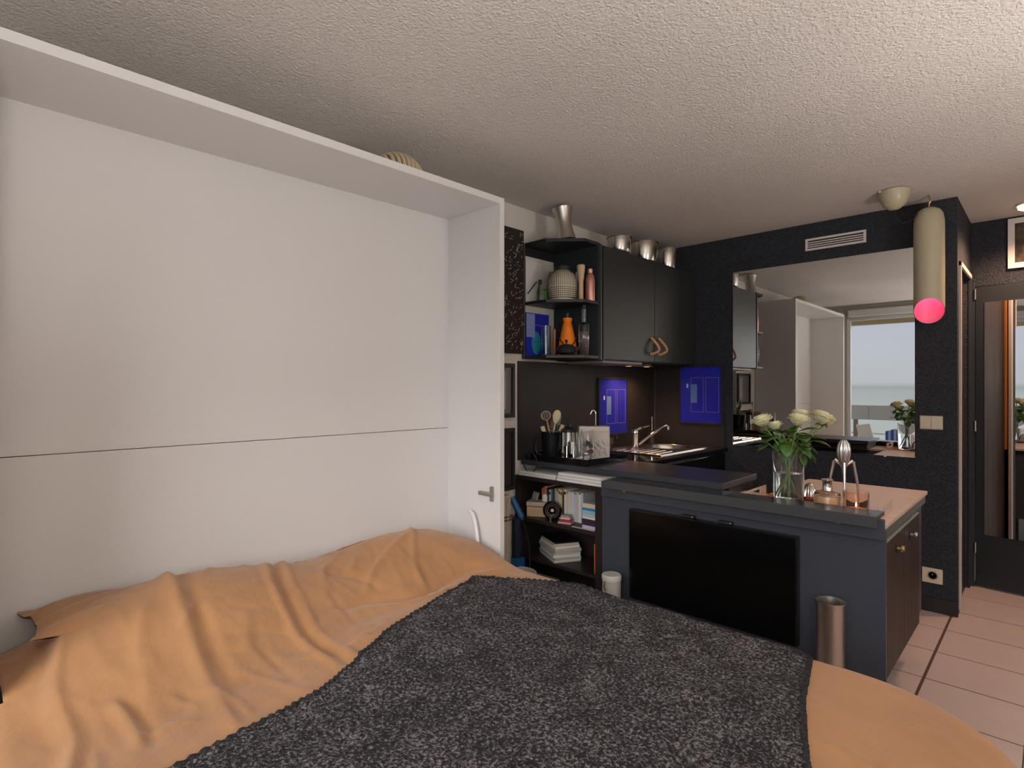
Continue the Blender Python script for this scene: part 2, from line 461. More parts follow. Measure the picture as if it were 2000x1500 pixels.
CR = [  # crease lines on the cover: points, height, width
    ([(-2.30, .95), (-2.052, .878), (-1.821, .855), (-1.52, .875)], .016, .014),
    ([(-2.30, .99), (-2.052, .915), (-1.821, .890), (-1.50, .91)], -.014, .012),
    ([(-2.32, 1.02), (-2.05, .955), (-1.80, .928), (-1.45, .95)], .012, .014),
    ([(-2.36, .60), (-2.192, .586), (-1.958, .566), (-1.621, .549), (-1.40, .53)], .020, .022),
    ([(-2.36, .65), (-2.19, .635), (-1.958, .615), (-1.62, .60)], -.016, .022),
    ([(-1.783, .34), (-1.70, .358), (-1.642, .361), (-1.539, .352)], .016, .014),
    ([(-1.80, .37), (-1.70, .390), (-1.62, .393), (-1.52, .38)], -.012, .014),
    ([(-2.34, .86), (-2.30, .78), (-2.164, .674)], .010, .014),
    ([(-2.20, 1.611), (-2.10, 1.42), (-2.03, 1.289), (-1.924, 1.179)], .014, .012),
    ([(-2.30, 1.662), (-2.15, 1.58), (-2.007, 1.482), (-1.867, 1.435)], .015, .012),
    ([(-2.26, 1.30), (-2.12, 1.12), (-2.02, 1.06)], .010, .013),
    ([(-2.10, 1.08), (-2.03, 1.20), (-1.93, 1.27)], -.008, .012),
    ([(-1.905, 1.0), (-1.90, 1.164), (-1.853, 1.406), (-1.92, 1.716), (-1.872, 1.83)], -.018, .022),
    ([(-1.85, 1.0), (-1.84, 1.164), (-1.80, 1.406), (-1.86, 1.716), (-1.82, 1.88)], .008, .016),
    ([(-1.46, .30), (-1.35, .20), (-1.28, .24)], .016, .014),
    ([(-1.62, .28), (-1.50, .26), (-1.40, .28)], .010, .012),
    ([(-2.10, .50), (-1.95, .44), (-1.80, .46)], .009, .02),
    ([(-1.95, .75), (-1.80, .70), (-1.65, .72)], .007, .02),
    ([(-.413, 1.598), (-.312, 1.538), (-.22, 1.45)], .007, .011), ([(-.46, 1.64), (-.385, 1.625), (-.30, 1.585)], .006, .010),
    ([(-.467, 1.90), (-.36, 1.86), (-.255, 1.764), (-.16, 1.66), (-.106, 1.60), (-.07, 1.40)], .004, .008),
    ([(-.40, 1.50), (-.28, 1.44), (-.17, 1.30)], .007, .012),
]


rc = random.Random(21)
for i in range(46):
    x_, y_ = rc.uniform(-2.28, -1.45), rc.uniform(.35, 1.8); a_ = rc.gauss(.35, .8); l_ = rc.uniform(.05, .13)
    p_ = [(x_-l_*math.cos(a_), y_-l_*math.sin(a_)), (x_+.012*rc.uniform(-1, 1), y_+.012), (x_+l_*math.cos(a_), y_+l_*math.sin(a_))]
    CR.append((p_, rc.choice((.006, .008, -.006)), rc.uniform(.009, .014)))
for i in range(16):
    x_, y_ = rc.uniform(-.48, -.15), rc.uniform(1.1, 1.75); l_ = rc.uniform(.05, .12); a_ = rc.gauss(-.5, .3)
    CR.append(([(x_-l_*math.cos(a_), y_-l_*math.sin(a_)), (x_, y_+.008), (x_+l_*math.cos(a_), y_+l_*math.sin(a_))], .004, .008))


def segd(px, py, pts):
    best = 9; bt = 0; n = len(pts)-1
    for i in range(n):
        ax, ay = pts[i]; bx, by = pts[i+1]; dx, dy = bx-ax, by-ay
        t = max(0, min(1, ((px-ax)*dx+(py-ay)*dy)/(dx*dx+dy*dy)))
        d = math.hypot(px-ax-t*dx, py-ay-t*dy)
        if d < best: best = d; bt = (i+t)/n
    return best, bt


CRB = [(p, a, wd, min(q[0] for q in p)-.08, max(q[0] for q in p)+.08, min(q[1] for q in p)-.08, max(q[1] for q in p)+.08) for p, a, wd in CR]


def smooth(a, b, x):
    t = max(0, min(1, (x-a)/(b-a))); return t*t*(3-2*t)


def zbed(x, y):
    zb = .525
    hy = sum(lerp(SIL, y+k_*.03) for k_ in (-2, -1, 0, 1, 2))/5-.53
    # pillow profile away from the wall: rises quickly, falls slowly
    s = x-BX0
    f = smooth(-.06, .16, s)*(1-smooth(.20, .66+.10*math.sin(y*3.1), s))
    z = zb+hy*f
    z += .010*noise.noise(Vector((x*2.2, y*2.2, 0)))+.005*noise.noise(Vector((x*6, y*4, 3)))
    if x < -1.2:
        nn = noise.noise(Vector((x*3.5+y*2, y*9-x*2, 8)))
        z += .003*(1-min(1, abs(nn)*4))*(1-smooth(-1.6, -1.2, x))
        n3 = noise.noise(Vector((x*14, y*9+x*5, 1.7))); z += .0028*n3
    for p, a, wd, x0, x1, y0, y1 in CRB:
        if x0 < x < x1 and y0 < y < y1:
            d, t = segd(x, y, p)
            if d < wd*3.5: z += .80*a*math.exp(-(d/wd)**2)*min(1, 6*t+.1, 6*(1-t)+.1)
    # the cover stops near the left cabinet side; the sheet lies lower beyond its fold
    yf = .275+(x+2.34)*(-.085)+.012*math.sin(x*14)
    z -= .024*(1-smooth(yf-.02, yf+.012, y)) * smooth(-2.45, -2.30, x)
    z += .012*math.exp(-((y-yf-.018)/.014)**2)
    return z


def skirt(x, y, off=0.0):
    d, n = rsdf(x, y)
    rr = .07
    if d < -rr: return Vector((x, y, zbed(x, y)+off))
    s = d+rr
    a = min(s/rr, math.pi/2)
    ex = x-n[0]*s; ey = y-n[1]*s
    hr = math.sin(a)*(rr+off)-off*0
    zz = zbed(ex, ey)-(1-math.cos(a))*rr+off*math.cos(a)
    zz -= max(0, s-rr*math.pi/2)
    h = math.sin(a)*rr+off*math.sin(a)
    return Vector((ex+n[0]*h, ey+n[1]*h, zz))


bed = thing('fold_down_bed', 'double bed folded down from the white cabinet under tan linen', 'bed', (-1.2, 1.0, 0))
B('mattress', BX0+.04, BX1-.10, BY0+.06, BY1-.06, .26, .47, mat('mattress_ticking', (.6, .58, .55), .8), bed, bevel=.05)
B('bed_base', BX0+.03, BX1-.12, BY0+.05, BY1-.05, .20, .26, white, bed, bevel=.004)
for x in (-1.9, -.45):
    for y in (.30, 1.70): B('leg', x-.03, x+.03, y-.03, y+.03, 0, .20, hm, bed, bevel=.003)
bm = bmesh.new()
st = .0105; ex = .30
nx = int((BX1+ex-BX0)/st); ny = int((BY1-BY0+2*ex)/st)
g = []
for i in range(nx+1):
    row = []
    for j in range(ny+1):
        x = BX0+i*st; y = BY0-ex+j*st
        row.append(bm.verts.new(skirt(x, y)))
    g.append(row)
for i in range(nx):
    for j in range(ny):
        if g[i][j].co.x < -1.99 and (g[i][j].co.y > 1.985 or g[i][j].co.y < .137): continue
        try: bm.faces.new((g[i][j], g[i+1][j], g[i+1][j+1], g[i][j+1]))
        except ValueError: pass
cv = link('bed_cover', bm, sheetm, smooth='all')
tag(cv, 'rumpled tan cotton bed cover spread over the pillows and mattress', 'bed cover')
sd = cv.modifiers.new('thick', 'SOLIDIFY'); sd.thickness = .004; sd.offset = -1
hem = [Vector((BX0+.06, y, zbed(BX0+.085, y)+.004)) for y in [.30+i*.02 for i in range(82)]]
T('hem', hem, .0045, hemm, cv, 6, label='darker stitched hem along the wall side')
# pillow corner sticking out at the left of the cover
bm = bmesh.new(); n = 22; gp = []
for side in (1, -1):
    rows = []
    for i in range(n+1):
        r = []
        for j in range(n+1):
            u = i/n*2-1; v = j/n*2-1
            h = max(0, (1-u**4)*(1-v**4))**.6*.035+.003
            px = u*.14; py = v*.31
            cx_ = 1+.10*(abs(u*v))**2
            p = Vector((px*cx_, py*cx_, side*h+.006*math.sin(u*9+v*7)))
            r.append(p)
        rows.append(r)
    gp.append([[bm.verts.new(q) for q in r] for r in rows])
for s_ in (0, 1):
    for i in range(n):
        for j in range(n):
            a = gp[s_]; bm.faces.new((a[i][j], a[i+1][j], a[i+1][j+1], a[i][j+1]))
for v in bm.verts: v.co = Matrix.Translation((-2.235, .55, .640)) @ Matrix.Rotation(R(-1), 4, 'X') @ Matrix.Rotation(R(0), 4, 'Z') @ v.co
pl = link('pillow', bm, sheetm, smooth='all')
tag(pl, 'tan pillow whose flanged corner pokes out at the left of the bed cover', 'pillow')

# ---------------------------------------------------------------- knitted throw
bm = bmesh.new()
top = [(-1.83, 1.665), (-1.76, 1.72), (-1.58, 1.845), (-1.34, 1.955), (-1.083, 2.02), (-.857, 1.985), (-.675, 1.94), (-.545, 1.895)]
lef = [(-1.83, 1.665), (-1.79, 1.55), (-1.72, 1.33), (-1.634, 1.10), (-1.54, .92), (-1.46, .76), (-1.425, .576), (-1.385, .333), (-1.35, .12)]
rig = [(-.545, 1.895), (-.52, 1.78), (-.485, 1.62), (-.43, 1.45), (-.37, 1.28), (-.28, .98), (-.20, .66), (-.12, .38), (-.08, .14)]


def along(pts, t):
    t *= len(pts)-1; i = min(int(t), len(pts)-2); f = t-i
    return Vector((pts[i][0]*(1-f)+pts[i+1][0]*f, pts[i][1]*(1-f)+pts[i+1][1]*f))


NU, NV = 240, 240; g = []
for i in range(NU+1):
    u = i/NU; row = []
    for j in range(NV+1):
        v = j/NV
        tp = along(top, u); bt = along([lef[-1], rig[-1]], u); lf = along(lef, v); rg = along(rig, v)
        p = tp*(1-v)+bt*v+lf*(1-u)+rg*u-(along(top, 0)*(1-u)*(1-v)+along(top, 1)*u*(1-v)+Vector(lef[-1])*(1-u)*v+Vector(rig[-1])*u*v)
        ed = min(u, 1-u, v, 1-v)
        jx = .005*noise.noise(Vector((u*50, v*50, 0))) if ed < .01 else 0
        off = .012+.0045*noise.noise(Vector((p.x*55, p.y*55, 2)))+.004*noise.noise(Vector((p.x*18, p.y*18, 5)))
        row.append(bm.verts.new(skirt(p.x+jx, p.y+jx, off)))
    g.append(row)
for i in range(NU):
    for j in range(NV): bm.faces.new((g[i][j], g[i+1][j], g[i+1][j+1], g[i][j+1]))
th = link('knitted_throw', bm, knitm, smooth='all')
tag(th, 'mottled black and grey chunky knitted throw across the foot of the bed', 'throw blanket')
sd = th.modifiers.new('thick', 'SOLIDIFY'); sd.thickness = .010; sd.offset = -1
braid = mat('dark_braid', (.035, .033, .036), .95, bump=1, bscale=300, var=.6, vscale=120)
for nm, pts in (('edge_braid', rig), ('edge_braid', lef), ('edge_braid', top)):
    m_ = 220; P_ = []; rd = []
    for i in range(m_+1):
        q = along(pts, i/m_); P_.append(skirt(q.x, q.y, .008)); rd.append(.0075+.003*math.sin(i*1.9)+.001*random.random())
    T(nm, P_, rd, braid, th, 7)
bm = bmesh.new()
for i in range(150):
    for pts in (rig, top):
        if random.random() < .5: continue
        q = along(pts, random.random()); p = skirt(q.x, q.y, .008)
        tube(bm, [p, p+Vector((random.uniform(-.008, .010), random.uniform(0, .010), random.uniform(-.004, .014)))], [.003, .0015], 5)
link('loose_loops', bm, braid, th, kind='stuff')

# ---------------------------------------------------------------- kitchen base
kc = thing('kitchen_base_cabinet', 'black base cabinet under the sink worktop against the left wall', 'cabinet', (-2.1, 3.6, 0))
bm = bmesh.new(); box(bm, XW+.004, -1.84, 2.84, YW-.004, .10, .74); box(bm, XW+.004, -1.84, 2.84, 3.03, .74, .875); box(bm, -1.86, -1.84, 3.03, YW-.004, .74, .875)
link('carcass', bm, black, kc)
B('plinth', XW+.004, -1.90, 2.84, YW-.004, 0, .10, black, kc)
for y0, y1 in ((3.03, 3.62), (3.63, 4.25)):
    B('door', -1.838, -1.818, y0, y1, .12, .86, gloss, kc, bevel=.002)
wk = thing('sink_worktop', 'black worktop holding the sink along the left wall', 'worktop', (-2.1, 3.6, .88))
# worktop built round the sink cutout
bm = bmesh.new()
box(bm, XW+.003, -2.36, 3.03, YW-.003, .877, .91); box(bm, -1.90, -1.80, 3.03, YW-.003, .877, .91)
box(bm, -2.36, -1.90, 3.03, 3.40, .877, .91); box(bm, -2.36, -1.90, 4.14, YW-.003, .877, .91)
link('worktop_slab', bm, gloss, wk)
B('edge_trim', -1.803, -1.797, 3.03, YW-.003, .901, .912, steel, wk)
# sink
sk = thing('steel_sink', 'stainless sink with round bowl and ribbed drainer set in the black worktop', 'sink', (-2.13, 3.77, .91))
bm = bmesh.new()
cx, cy, br = -2.13, 3.94, .165
nn = 48; inner = []; outer = []
x0, x1, y0, y1 = -2.385, -1.872, 3.37, 4.16
for i in range(nn):
    a = 2*math.pi*i/nn; c_, s_ = math.cos(a), math.sin(a)
    inner.append((cx+br*c_, cy+br*s_))
    t = min((x1-cx)/c_ if c_ > 1e-6 else 9, (x0-cx)/c_ if c_ < -1e-6 else 9, (y1-cy)/s_ if s_ > 1e-6 else 9, (y0-cy)/s_ if s_ < -1e-6 else 9)
    outer.append((cx+t*c_, cy+t*s_))
# add exact rectangle corners by snapping nearest points
for qx, qy in ((x0, y0), (x0, y1), (x1, y0), (x1, y1)):
    k = min(range(nn), key=lambda i: (outer[i][0]-qx)**2+(outer[i][1]-qy)**2); outer[k] = (qx, qy)
vi = [bm.verts.new((x, y, .914)) for x, y in inner]; vo = [bm.verts.new((x, y, .914)) for x, y in outer]
vl = [bm.verts.new((x, y, .908)) for x, y in outer]
prof = [(.97, .905), (.93, .85), (.88, .79), (.6, .768), (.15, .764), (.0, .764)]
rings = [vi]
for f_, z in prof[:-1]: rings.append([bm.verts.new((cx+br*f_*math.cos(2*math.pi*i/nn), cy+br*f_*math.sin(2*math.pi*i/nn), z)) for i in range(nn)])
for i in range(nn):
    j = (i+1) % nn
    bm.faces.new((vi[i], vo[i], vo[j], vi[j])); bm.faces.new((vo[i], vl[i], vl[j], vo[j]))
    for a, b in zip(rings, rings[1:]): bm.faces.new((a[i], a[j], b[j], b[i]))
bm.faces.new(rings[-1])
link('bowl_and_deck', bm, steel, sk, smooth=True)
for i in range(7):
    x = -2.31+i*.062
    T('drainer_rib', [(x, 3.41, .914), (x, 3.70-.02*abs(i-3), .914)], .006, steel, sk, 8)
bm = bmesh.new(); tube(bm, [(x1-.004, y0, .915), (x1-.004, y1, .915)], .004, 8); tube(bm, [(x0, y0+.004, .915), (x1, y0+.004, .915)], .004, 8)
link('raised_rim', bm, steel, sk, smooth=True)
L('drain', [(0, 0), (.03, 0), (.03, .004), (.02, .002), (0, .002)], (cx, cy, .765), chrome, sk)
# faucet
fc = thing('kitchen_faucet', 'chrome single lever kitchen tap beside the sink', 'tap', (-2.21, 3.60, .914))
L('tap_body', [(0, 0), (.030, 0), (.030, .008), (.022, .014), (.021, .10), (.024, .105), (.024, .13), (.016, .145), (0, .147)], (-2.21, 3.60, .914), chrome, fc)
T('spout', bez([(-2.195, 3.625, .945), (-2.16, 3.72, 1.005), (-2.125, 3.83, 1.062), (-2.115, 3.875, 1.078), (-2.11, 3.90, 1.068)], 8), .0105, chrome, fc, 12)
T('aerator', [(-2.11, 3.90, 1.072), (-2.108, 3.902, 1.045)], .013, chrome, fc, 14)
T('lever', bez([(-2.21, 3.60, 1.05), (-2.19, 3.65, 1.066), (-2.165, 3.72, 1.082)], 5), [.010]*6+[.008]*5, chrome, fc, 8)
so_ = thing('spray_bottle_pump', 'small chrome pump top by the tap spout', 'dispenser', (-2.33, 4.05, .914))
L('body', [(0, 0), (.028, 0), (.030, .01), (.030, .09), (.012, .10), (.012, .11), (0, .11)], (-2.33, 4.05, .911), mat('dark_soap_bottle', (.02, .02, .02), .3), so_)
T('pump', [(-2.33, 4.05, 1.02), (-2.33, 4.05, 1.13), (-2.30, 4.04, 1.135)], .006, chrome, so_, 8)

# backsplash
B('trim_2', XW+.002, XW+.012, 2.58, YW-.002, .91, 1.53, splash, **S)
bm = bmesh.new(); box(bm, XW+.014, -1.82, YW-.014, YW-.001, .91, 1.545); link('trim_3', bm, splash, kind='structure')
B('trim_4', XW+.012, XW+.018, YW-.02, YW-.014, .91, 1.53, blackedge, **S)

# blue framed pictures
bluep = mat('cobalt_print', (.022, .026, .42), .09, spec=.6)
linem = mat('pale_blue_print_line', (.22, .22, .60), .3)
paleb = mat('pale_blue_print', (.12, .22, .52), .1)


def bluepic(name, fn, w_, h_, label):
    t = thing(name, label, 'picture', fn(w_/2, 0, 0), 'cobalt blue pictures on the kitchen splashback')

    def bx(nm, a0, a1, b0, b1, d0, d1, m, **k):
        p = [fn(a, b, d) for a in (a0, a1) for b in (b0, b1) for d in (d0, d1)]
        xs, ys, zs = zip(*p)
        return B(nm, min(xs), max(xs), min(ys), max(ys), min(zs), max(zs), m, t, **k)
    bx('print', .010, w_-.010, .010, h_-.010, .006, .012, bluep)
    for a0, a1, b0, b1 in ((0, w_, 0, .010), (0, w_, h_-.010, h_), (0, .010, .010, h_-.010), (w_-.010, w_, .010, h_-.010)):
        bx('frame', a0, a1, b0, b1, 0, .02, black, bevel=.001)
    bm = bmesh.new()
    for ra0, ra1, rb0, rb1 in ((.27, .57, .20, .80), (.62, .92, .20, .80)):
        l = .0022
        A0, A1, B0, B1 = ra0*w_, ra1*w_, rb0*h_, rb1*h_
        for q in ((A0, A1, B0, B0+l), (A0, A1, B1-l, B1), (A0, A0+l, B0, B1), (A1-l, A1, B0, B1)):
            p = [fn(a, b, d) for a in q[:2] for b in q[2:] for d in (.0121, .0128)]
            xs, ys, zs = zip(*p); box(bm, min(xs), max(xs), min(ys), max(ys), min(zs), max(zs))
    link('printed_lines', bm, linem, t)
    bx('printed_door', .28*w_, .42*w_, .36*h_, .68*h_, .0121, .0125, paleb)
    bx('printed_mark', .17*w_, .21*w_, .62*h_, .69*h_, .0121, .0128, mat('pale_print_mark', (.6, .6, .9), .3))
    return t


bluepic('blue_picture', lambda a, b, d: (XW+.013+d, 3.42+a, 1.005+b), .39, .43, 'narrow looking cobalt blue picture on the splashback behind the tap, left wall')
bluepic('blue_picture', lambda a, b, d: (-2.185+a, YW-.016-d, 1.078+b), .355, .455, 'cobalt blue picture on the back wall beside the big mirror')

# ---------------------------------------------------------------- upper cabinets
uc = thing('upper_cabinet', 'charcoal two door wall cabinet above the sink', 'cabinet', (-2.25, 3.6, 1.54))
bm = bmesh.new(); box(bm, XW+.004, -2.082, 2.965, YW-.004, 1.54, 2.268); link('carcass', bm, black, uc)
for i, (y0, y1) in enumerate(((2.985, 3.617), (3.623, 4.25))):
    d = B('door', -2.080, -2.060, y0, y1, 1.545, 2.264, cabdoor, uc, bevel=.0015)
    yk = 3.567 if i == 0 else 3.675
    T('leather_loop', bez([(-2.058, yk, 1.715), (-2.040, yk+.003, 1.695), (-2.015, yk+.02, 1.655), (-2.010, yk+.024, 1.625), (-2.035, yk+.01, 1.605), (-2.058, yk, 1.600)], 5),
      .010, leather, d, 8, label='tan leather loop handle')
    for z in (1.715, 1.600):
        L('stud', [(0, 0), (.010, 0), (.008, .006), (0, .008)], (0, 0, 0), brass, d, 12, M=Matrix.Translation((-2.060, yk, z)) @ Matrix.Rotation(R(90), 4, 'Y'))
B('end_edge', -2.082, -2.058, 2.952, 2.966, 1.54, 2.268, blackedge, uc)
# open end shelf unit
es = thing('open_end_shelf', 'black open shelf unit with cut corner at the end of the wall cabinet', 'shelf', (-2.25, 2.8, 1.54))
poly = [(XW+.004, 2.635), (-2.24, 2.635), (-2.065, 2.79), (-2.065, 2.950), (XW+.004, 2.950)]
for nm, z0, z1 in (('top_board', 2.255, 2.275), ('shelf_board', 1.885, 1.903), ('bottom_board', 1.545, 1.563)):
    bm = bmesh.new(); prism(bm, poly, z0, z1); link(nm, bm, black, es, bevel=.001)
B('side_board', XW+.004, -2.065, 2.935, 2.950, 1.563, 2.255, mat('dark_teal_board', (.02, .028, .032), .5), es)
B('wall_strip', XW+.003, XW+.018, 2.62, 2.636, 1.545, 2.275, blackedge, es)
B('back_rail', XW+.004, XW+.012, 2.637, 2.934, 2.20, 2.254, black, es)
# hood plate, puck lights
tag(B('extractor_strip', -2.38, -2.09, 3.02, 3.50, 1.522, 1.539, mat('grey_plastic', (.25, .24, .23), .4), bevel=.003), 'thin grey light strip under the charcoal wall cabinet', 'lamp')
for i, (x, y) in enumerate(((-2.28, 3.63), (-2.26, 3.85))):
    t = thing('spot_lamp', ('round warm spot lamp under the wall cabinet, nearer to the shelf unit', 'round warm spot lamp under the wall cabinet, nearer to the back wall')[i], 'lamp', (x, y, 1.52), 'spot lamps under the wall cabinet')
    L('housing', [(0, .019), (.034, .019), (.034, 0), (.026, 0), (.026, .004), (0, .004)], (x, y, 1.52), mat('grey_plastic'), t, 24)
    L('bulb', [(0, 0), (.022, 0), (.020, .003), (0, .003)], (x, y, 1.5205), mat('warm_bulb', (1, .6, .3), .5, emit=(1, .45, .15), estr=4), t, 20)
    l = bpy.data.lights.new('spot_glow', 'SPOT'); l.energy = 8; l.color = (1, .50, .22); l.spot_size = R(140); l.spot_blend = .8; l.shadow_soft_size = .02
    lo = bpy.data.objects.new('spot_glow', l); COL.objects.link(lo); lo.location = (x, y, 1.515); lo.parent = t; lo.matrix_parent_inverse = Matrix.Translation(-t.location)

# on top of the cabinets
sv = L('steel_vase', [(0, 0), (.062, 0), (.053, .04), (.047, .09), (.050, .14), (.066, .195), (.0635, .195), (.047, .14), (.044, .09), (.050, .03), (0, .01)], (-2.19, 2.77, 2.282), brushed, seg=40, M=ROT((-2.19, 2.77, 2.276), rx=5, ry=-5))
tag(sv, 'tall flared steel vase standing on the open end shelf under the ceiling', 'vase')
for i, (x, y, r, h, lb) in enumerate(((-2.17, 3.33, .084, .125, 'steel mixing bowl on the wall cabinet, nearest the tall vase'), (-2.17, 3.66, .098, .150, 'biggest steel mixing bowl, in the middle on the wall cabinet'), (-2.17, 4.00, .086, .160, 'steel mixing bowl on the wall cabinet, nearest the back wall'))):
    b_ = L('mixing_bowl', [(0, 0), (r*.60, 0), (r*.80, .012), (r*.93, h*.35), (r*.96, h*.97), (r*1.06, h*.98), (r*1.06, h), (r*.93, h), (r*.90, h*.35), (r*.75, .02), (0, .006)], (x, y, 2.270), steel, seg=40)
    tag(b_, lb, 'bowl', 'steel bowls on top of the wall cabinet')

# ---- things on the shelf, upper compartment (z=1.904)
z1 = 1.9045
sj = thing('striped_jar', 'big cream jar with black stripes above and a woven grid below', 'jar', (-2.225, 2.775, z1))
crm = mat('cream_ceramic', (.58, .52, .40), .5)
blk = mat('black_glaze_line', (.03, .025, .02), .5)
L('jar_body', [(0, 0), (.082, 0), (.088, .02), (.090, .08), (.089, .13), (.078, .165), (.055, .185), (.050, .187), (0, .187)], (-2.225, 2.775, z1), crm, sj, 48)
bm = bmesh.new()
for i in range(44):
    a = 2*math.pi*i/44; c_, s_ = math.cos(a), math.sin(a)
    tube(bm, [(-2.225+rr*c_, 2.775+rr*s_, z1+zz) for rr, zz in ((.0895, .085), (.0892, .13), (.080, .162), (.063, .180))], .0019, 4)
link('stripe_lines', bm, blk, sj, kind='stuff')
bm = bmesh.new()
for i in range(44):
    a = 2*math.pi*i/44
    for k in range(6): 
        M_ = Matrix.Translation((-2.225, 2.775, z1+.010+k*.0125)) @ Matrix.Rotation(a, 4, 'Z'); box(bm, .086, .0905, -.0034, .0034, 0, .0070, M_)
link('grid_squares', bm, blk, sj, kind='stuff')
L('jar_lid', [(0, 0), (.052, 0), (.054, .012), (.050, .028), (0, .030)], (-2.225, 2.775, z1+.188), mat('dark_lid', (.03, .022, .018), .5), sj, label='dark wooden lid')
tag(L('wooden_muddler', [(0, 0), (.015, 0), (.0145, .10), (.017, .14), (.024, .18), (.027, .215), (.022, .222), (0, .223)], (-2.125, 2.835, z1), mat('pale_beech', (.58, .42, .26), .5), seg=24), 'pale wooden pestle with a flared top, right of the striped jar', 'pestle')
cb = thing('copper_bottle', 'rose copper metal bottle at the right end of the upper shelf', 'bottle', (-2.10, 2.895, z1))
cop = mat('rose_copper', (.62, .30, .25), .32, .6)
L('bottle_body', [(0, 0), (.028, 0), (.030, .005), (.030, .135), (.024, .16), (.014, .175), (0, .175)], (-2.10, 2.897, z1), cop, cb)
L('bottle_cap', [(0, 0), (.015, 0), (.016, .004), (.016, .024), (.010, .028), (0, .028)], (-2.10, 2.897, z1+.176), mat('pale_copper', (.75, .45, .38), .3, .5), cb)
tag(L('dark_red_bottle', [(0, 0), (.022, 0), (.022, .13), (.012, .165), (.012, .19), (0, .19)], (-2.165, 2.890, z1), mat('dark_red_glass', (.14, .03, .03), .2), seg=24), 'dark red bottle behind the pestle on the upper shelf', 'bottle')
tag(B('white_spice_box', -2.205, -2.165, 2.885, 2.925, z1, z1+.195, paper, bevel=.002), 'narrow white box half hidden behind the striped jar', 'box')
gbx = thing('small_green_bottle', 'small clear bottle with black cap at the left of the upper shelf', 'bottle', (-2.335, 2.69, z1))
L('bottle_body', [(0, 0), (.022, 0), (.024, .01), (.022, .06), (.012, .09), (.009, .105), (0, .105)], (-2.335, 2.69, z1), tinted('pale_green_glass', (.75, .85, .70)), gbx)
L('bottle_cap', [(0, 0), (.011, 0), (.012, .03), (0, .032)], (-2.335, 2.69, z1+.106), black, gbx)
tag(B('green_packet', -2.355, -2.315, 2.725, 2.75, z1, z1+.075, mat('leaf_green_card', (.12, .30, .08), .5), M=ROT((-2.33, 2.73, z1), rz=20)), 'small green packet beside the striped jar', 'box')
for i, (dx, m_) in enumerate(((0, 'wood'), (.018, 'wood'), (.034, 'wood'))):
    tag(B('wooden_spatula', -2.365+dx, -2.352+dx, 2.77, 2.776, z1, z1+.205-.012*i, orangewood, M=ROT((-2.36+dx, 2.77, z1), ry=7+3*i, rx=-4), bevel=.002), ('leftmost', 'middle', 'rightmost')[i]+' orange brown wooden stick leaning behind the small bottle', 'stick', 'wooden sticks leaning on the upper shelf')
tag(B('white_card', -2.418, -2.414, 2.645, 2.80, z1, z1+.27, paper, M=ROT((-2.415, 2.7, z1), ry=0)), 'plain white card standing against the wall on the upper shelf', 'card')
tag(T('black_stick', [(-2.40, 2.645, z1+.05), (-2.345, 2.672, z1+.125)], .004, black, seg=6), 'thin black stick leaning over the small clear bottle', 'stick')
# lower compartment
z2 = 1.5645
bp_ = thing('glossy_blue_picture', 'glossy blue and turquoise picture leaning in the lower compartment', 'picture', (-2.40, 2.74, z2))
B('panel', -2.414, -2.406, 2.64, 2.86, z2, z2+.275, mat('deep_blue_print', (.02, .03, .42), .15), bp_)
B('blue_patch', -2.4059, -2.4045, 2.64, 2.72, z2+.12, z2+.27, mat('lilac_print', (.25, .30, .62), .2), bp_)
bm = bmesh.new()
lathe(bm, [(0, 0), (.055, 0), (.055, .0012), (0, .0012)], (0, 0, 0), 28, Matrix.Translation((-2.406, 2.735, z2+.085)) @ Matrix.Rotation(R(90), 4, 'Y') @ Matrix.Diagonal((1.35, .8, 1, 1)))
link('turquoise_shape', bm, mat('turquoise_print', (.04, .30, .45), .2), bp_)
B('horizon_line', -2.4049, -2.4040, 2.685, 2.79, z2+.092, z2+.095, black, bp_)
for i in range(7):
    L('printed_dot', [(0, 0), (.004, 0), (.004, .001), (0, .001)], (0, 0, 0), mat('lilac_print'), bp_, 8, M=Matrix.Translation((-2.406, 2.73+.016*i, z2+.20+.025*((i*3) % 3))) @ Matrix.Rotation(R(90), 4, 'Y'))
tag(L('tall_tumbler', [(0, 0), (.028, 0), (.031, .19), (.0285, .19), (.0260, .01), (0, .008)], (-2.325, 2.735, z2), tinted('aqua_glass', (.80, .93, .92)), seg=28), 'tall aqua glass tumbler in front of the glossy blue picture', 'glass')
tag(L('orange_tube', [(0, 0), (.008, 0), (.008, .17), (0, .172)], (-2.30, 2.79, z2), mat('rust_orange', (.40, .12, .03), .4), seg=14), 'thin orange tube between the tumbler and the orange jug', 'tube')
oj = thing('orange_jug', 'bright orange tapered jug with a black curved line', 'jug', (-2.235, 2.84, z2))
org = mat('bright_orange_plastic', (.95, .24, .01), .35)
L('jug_body', [(0, 0), (.060, 0), (.062, .02), (.052, .10), (.036, .17), (.030, .20), (.024, .215), (.030, .225), (.030, .24), (0, .242)], (-2.235, 2.84, z2), org, oj)
T('black_line', [(-2.235+.056*math.cos(a), 2.84+.056*math.sin(a), z2+.085+.03*math.sin(a*2)) for a in [math.pi*2*i/24 for i in range(25)]], .004, black, oj, 6)
L('black_cap', [(0, 0), (.012, 0), (.012, .03), (0, .032)], (-2.235, 2.84, z2+.243), black, oj)
tp = thing('black_teapot', 'squat black cast iron teapot in front of the orange jug', 'teapot', (-2.185, 2.765, z2))
L('teapot_body', [(0, 0), (.035, 0), (.058, .014), (.064, .032), (.056, .052), (.036, .064), (.014, .068), (0, .069)], (-2.185, 2.765, z2), black, tp, seg=36)
L('lid_knob', [(0, 0), (.006, 0), (.005, .012), (.010, .018), (.008, .028), (0, .030)], (-2.185, 2.765, z2+.068), black, tp, 16)
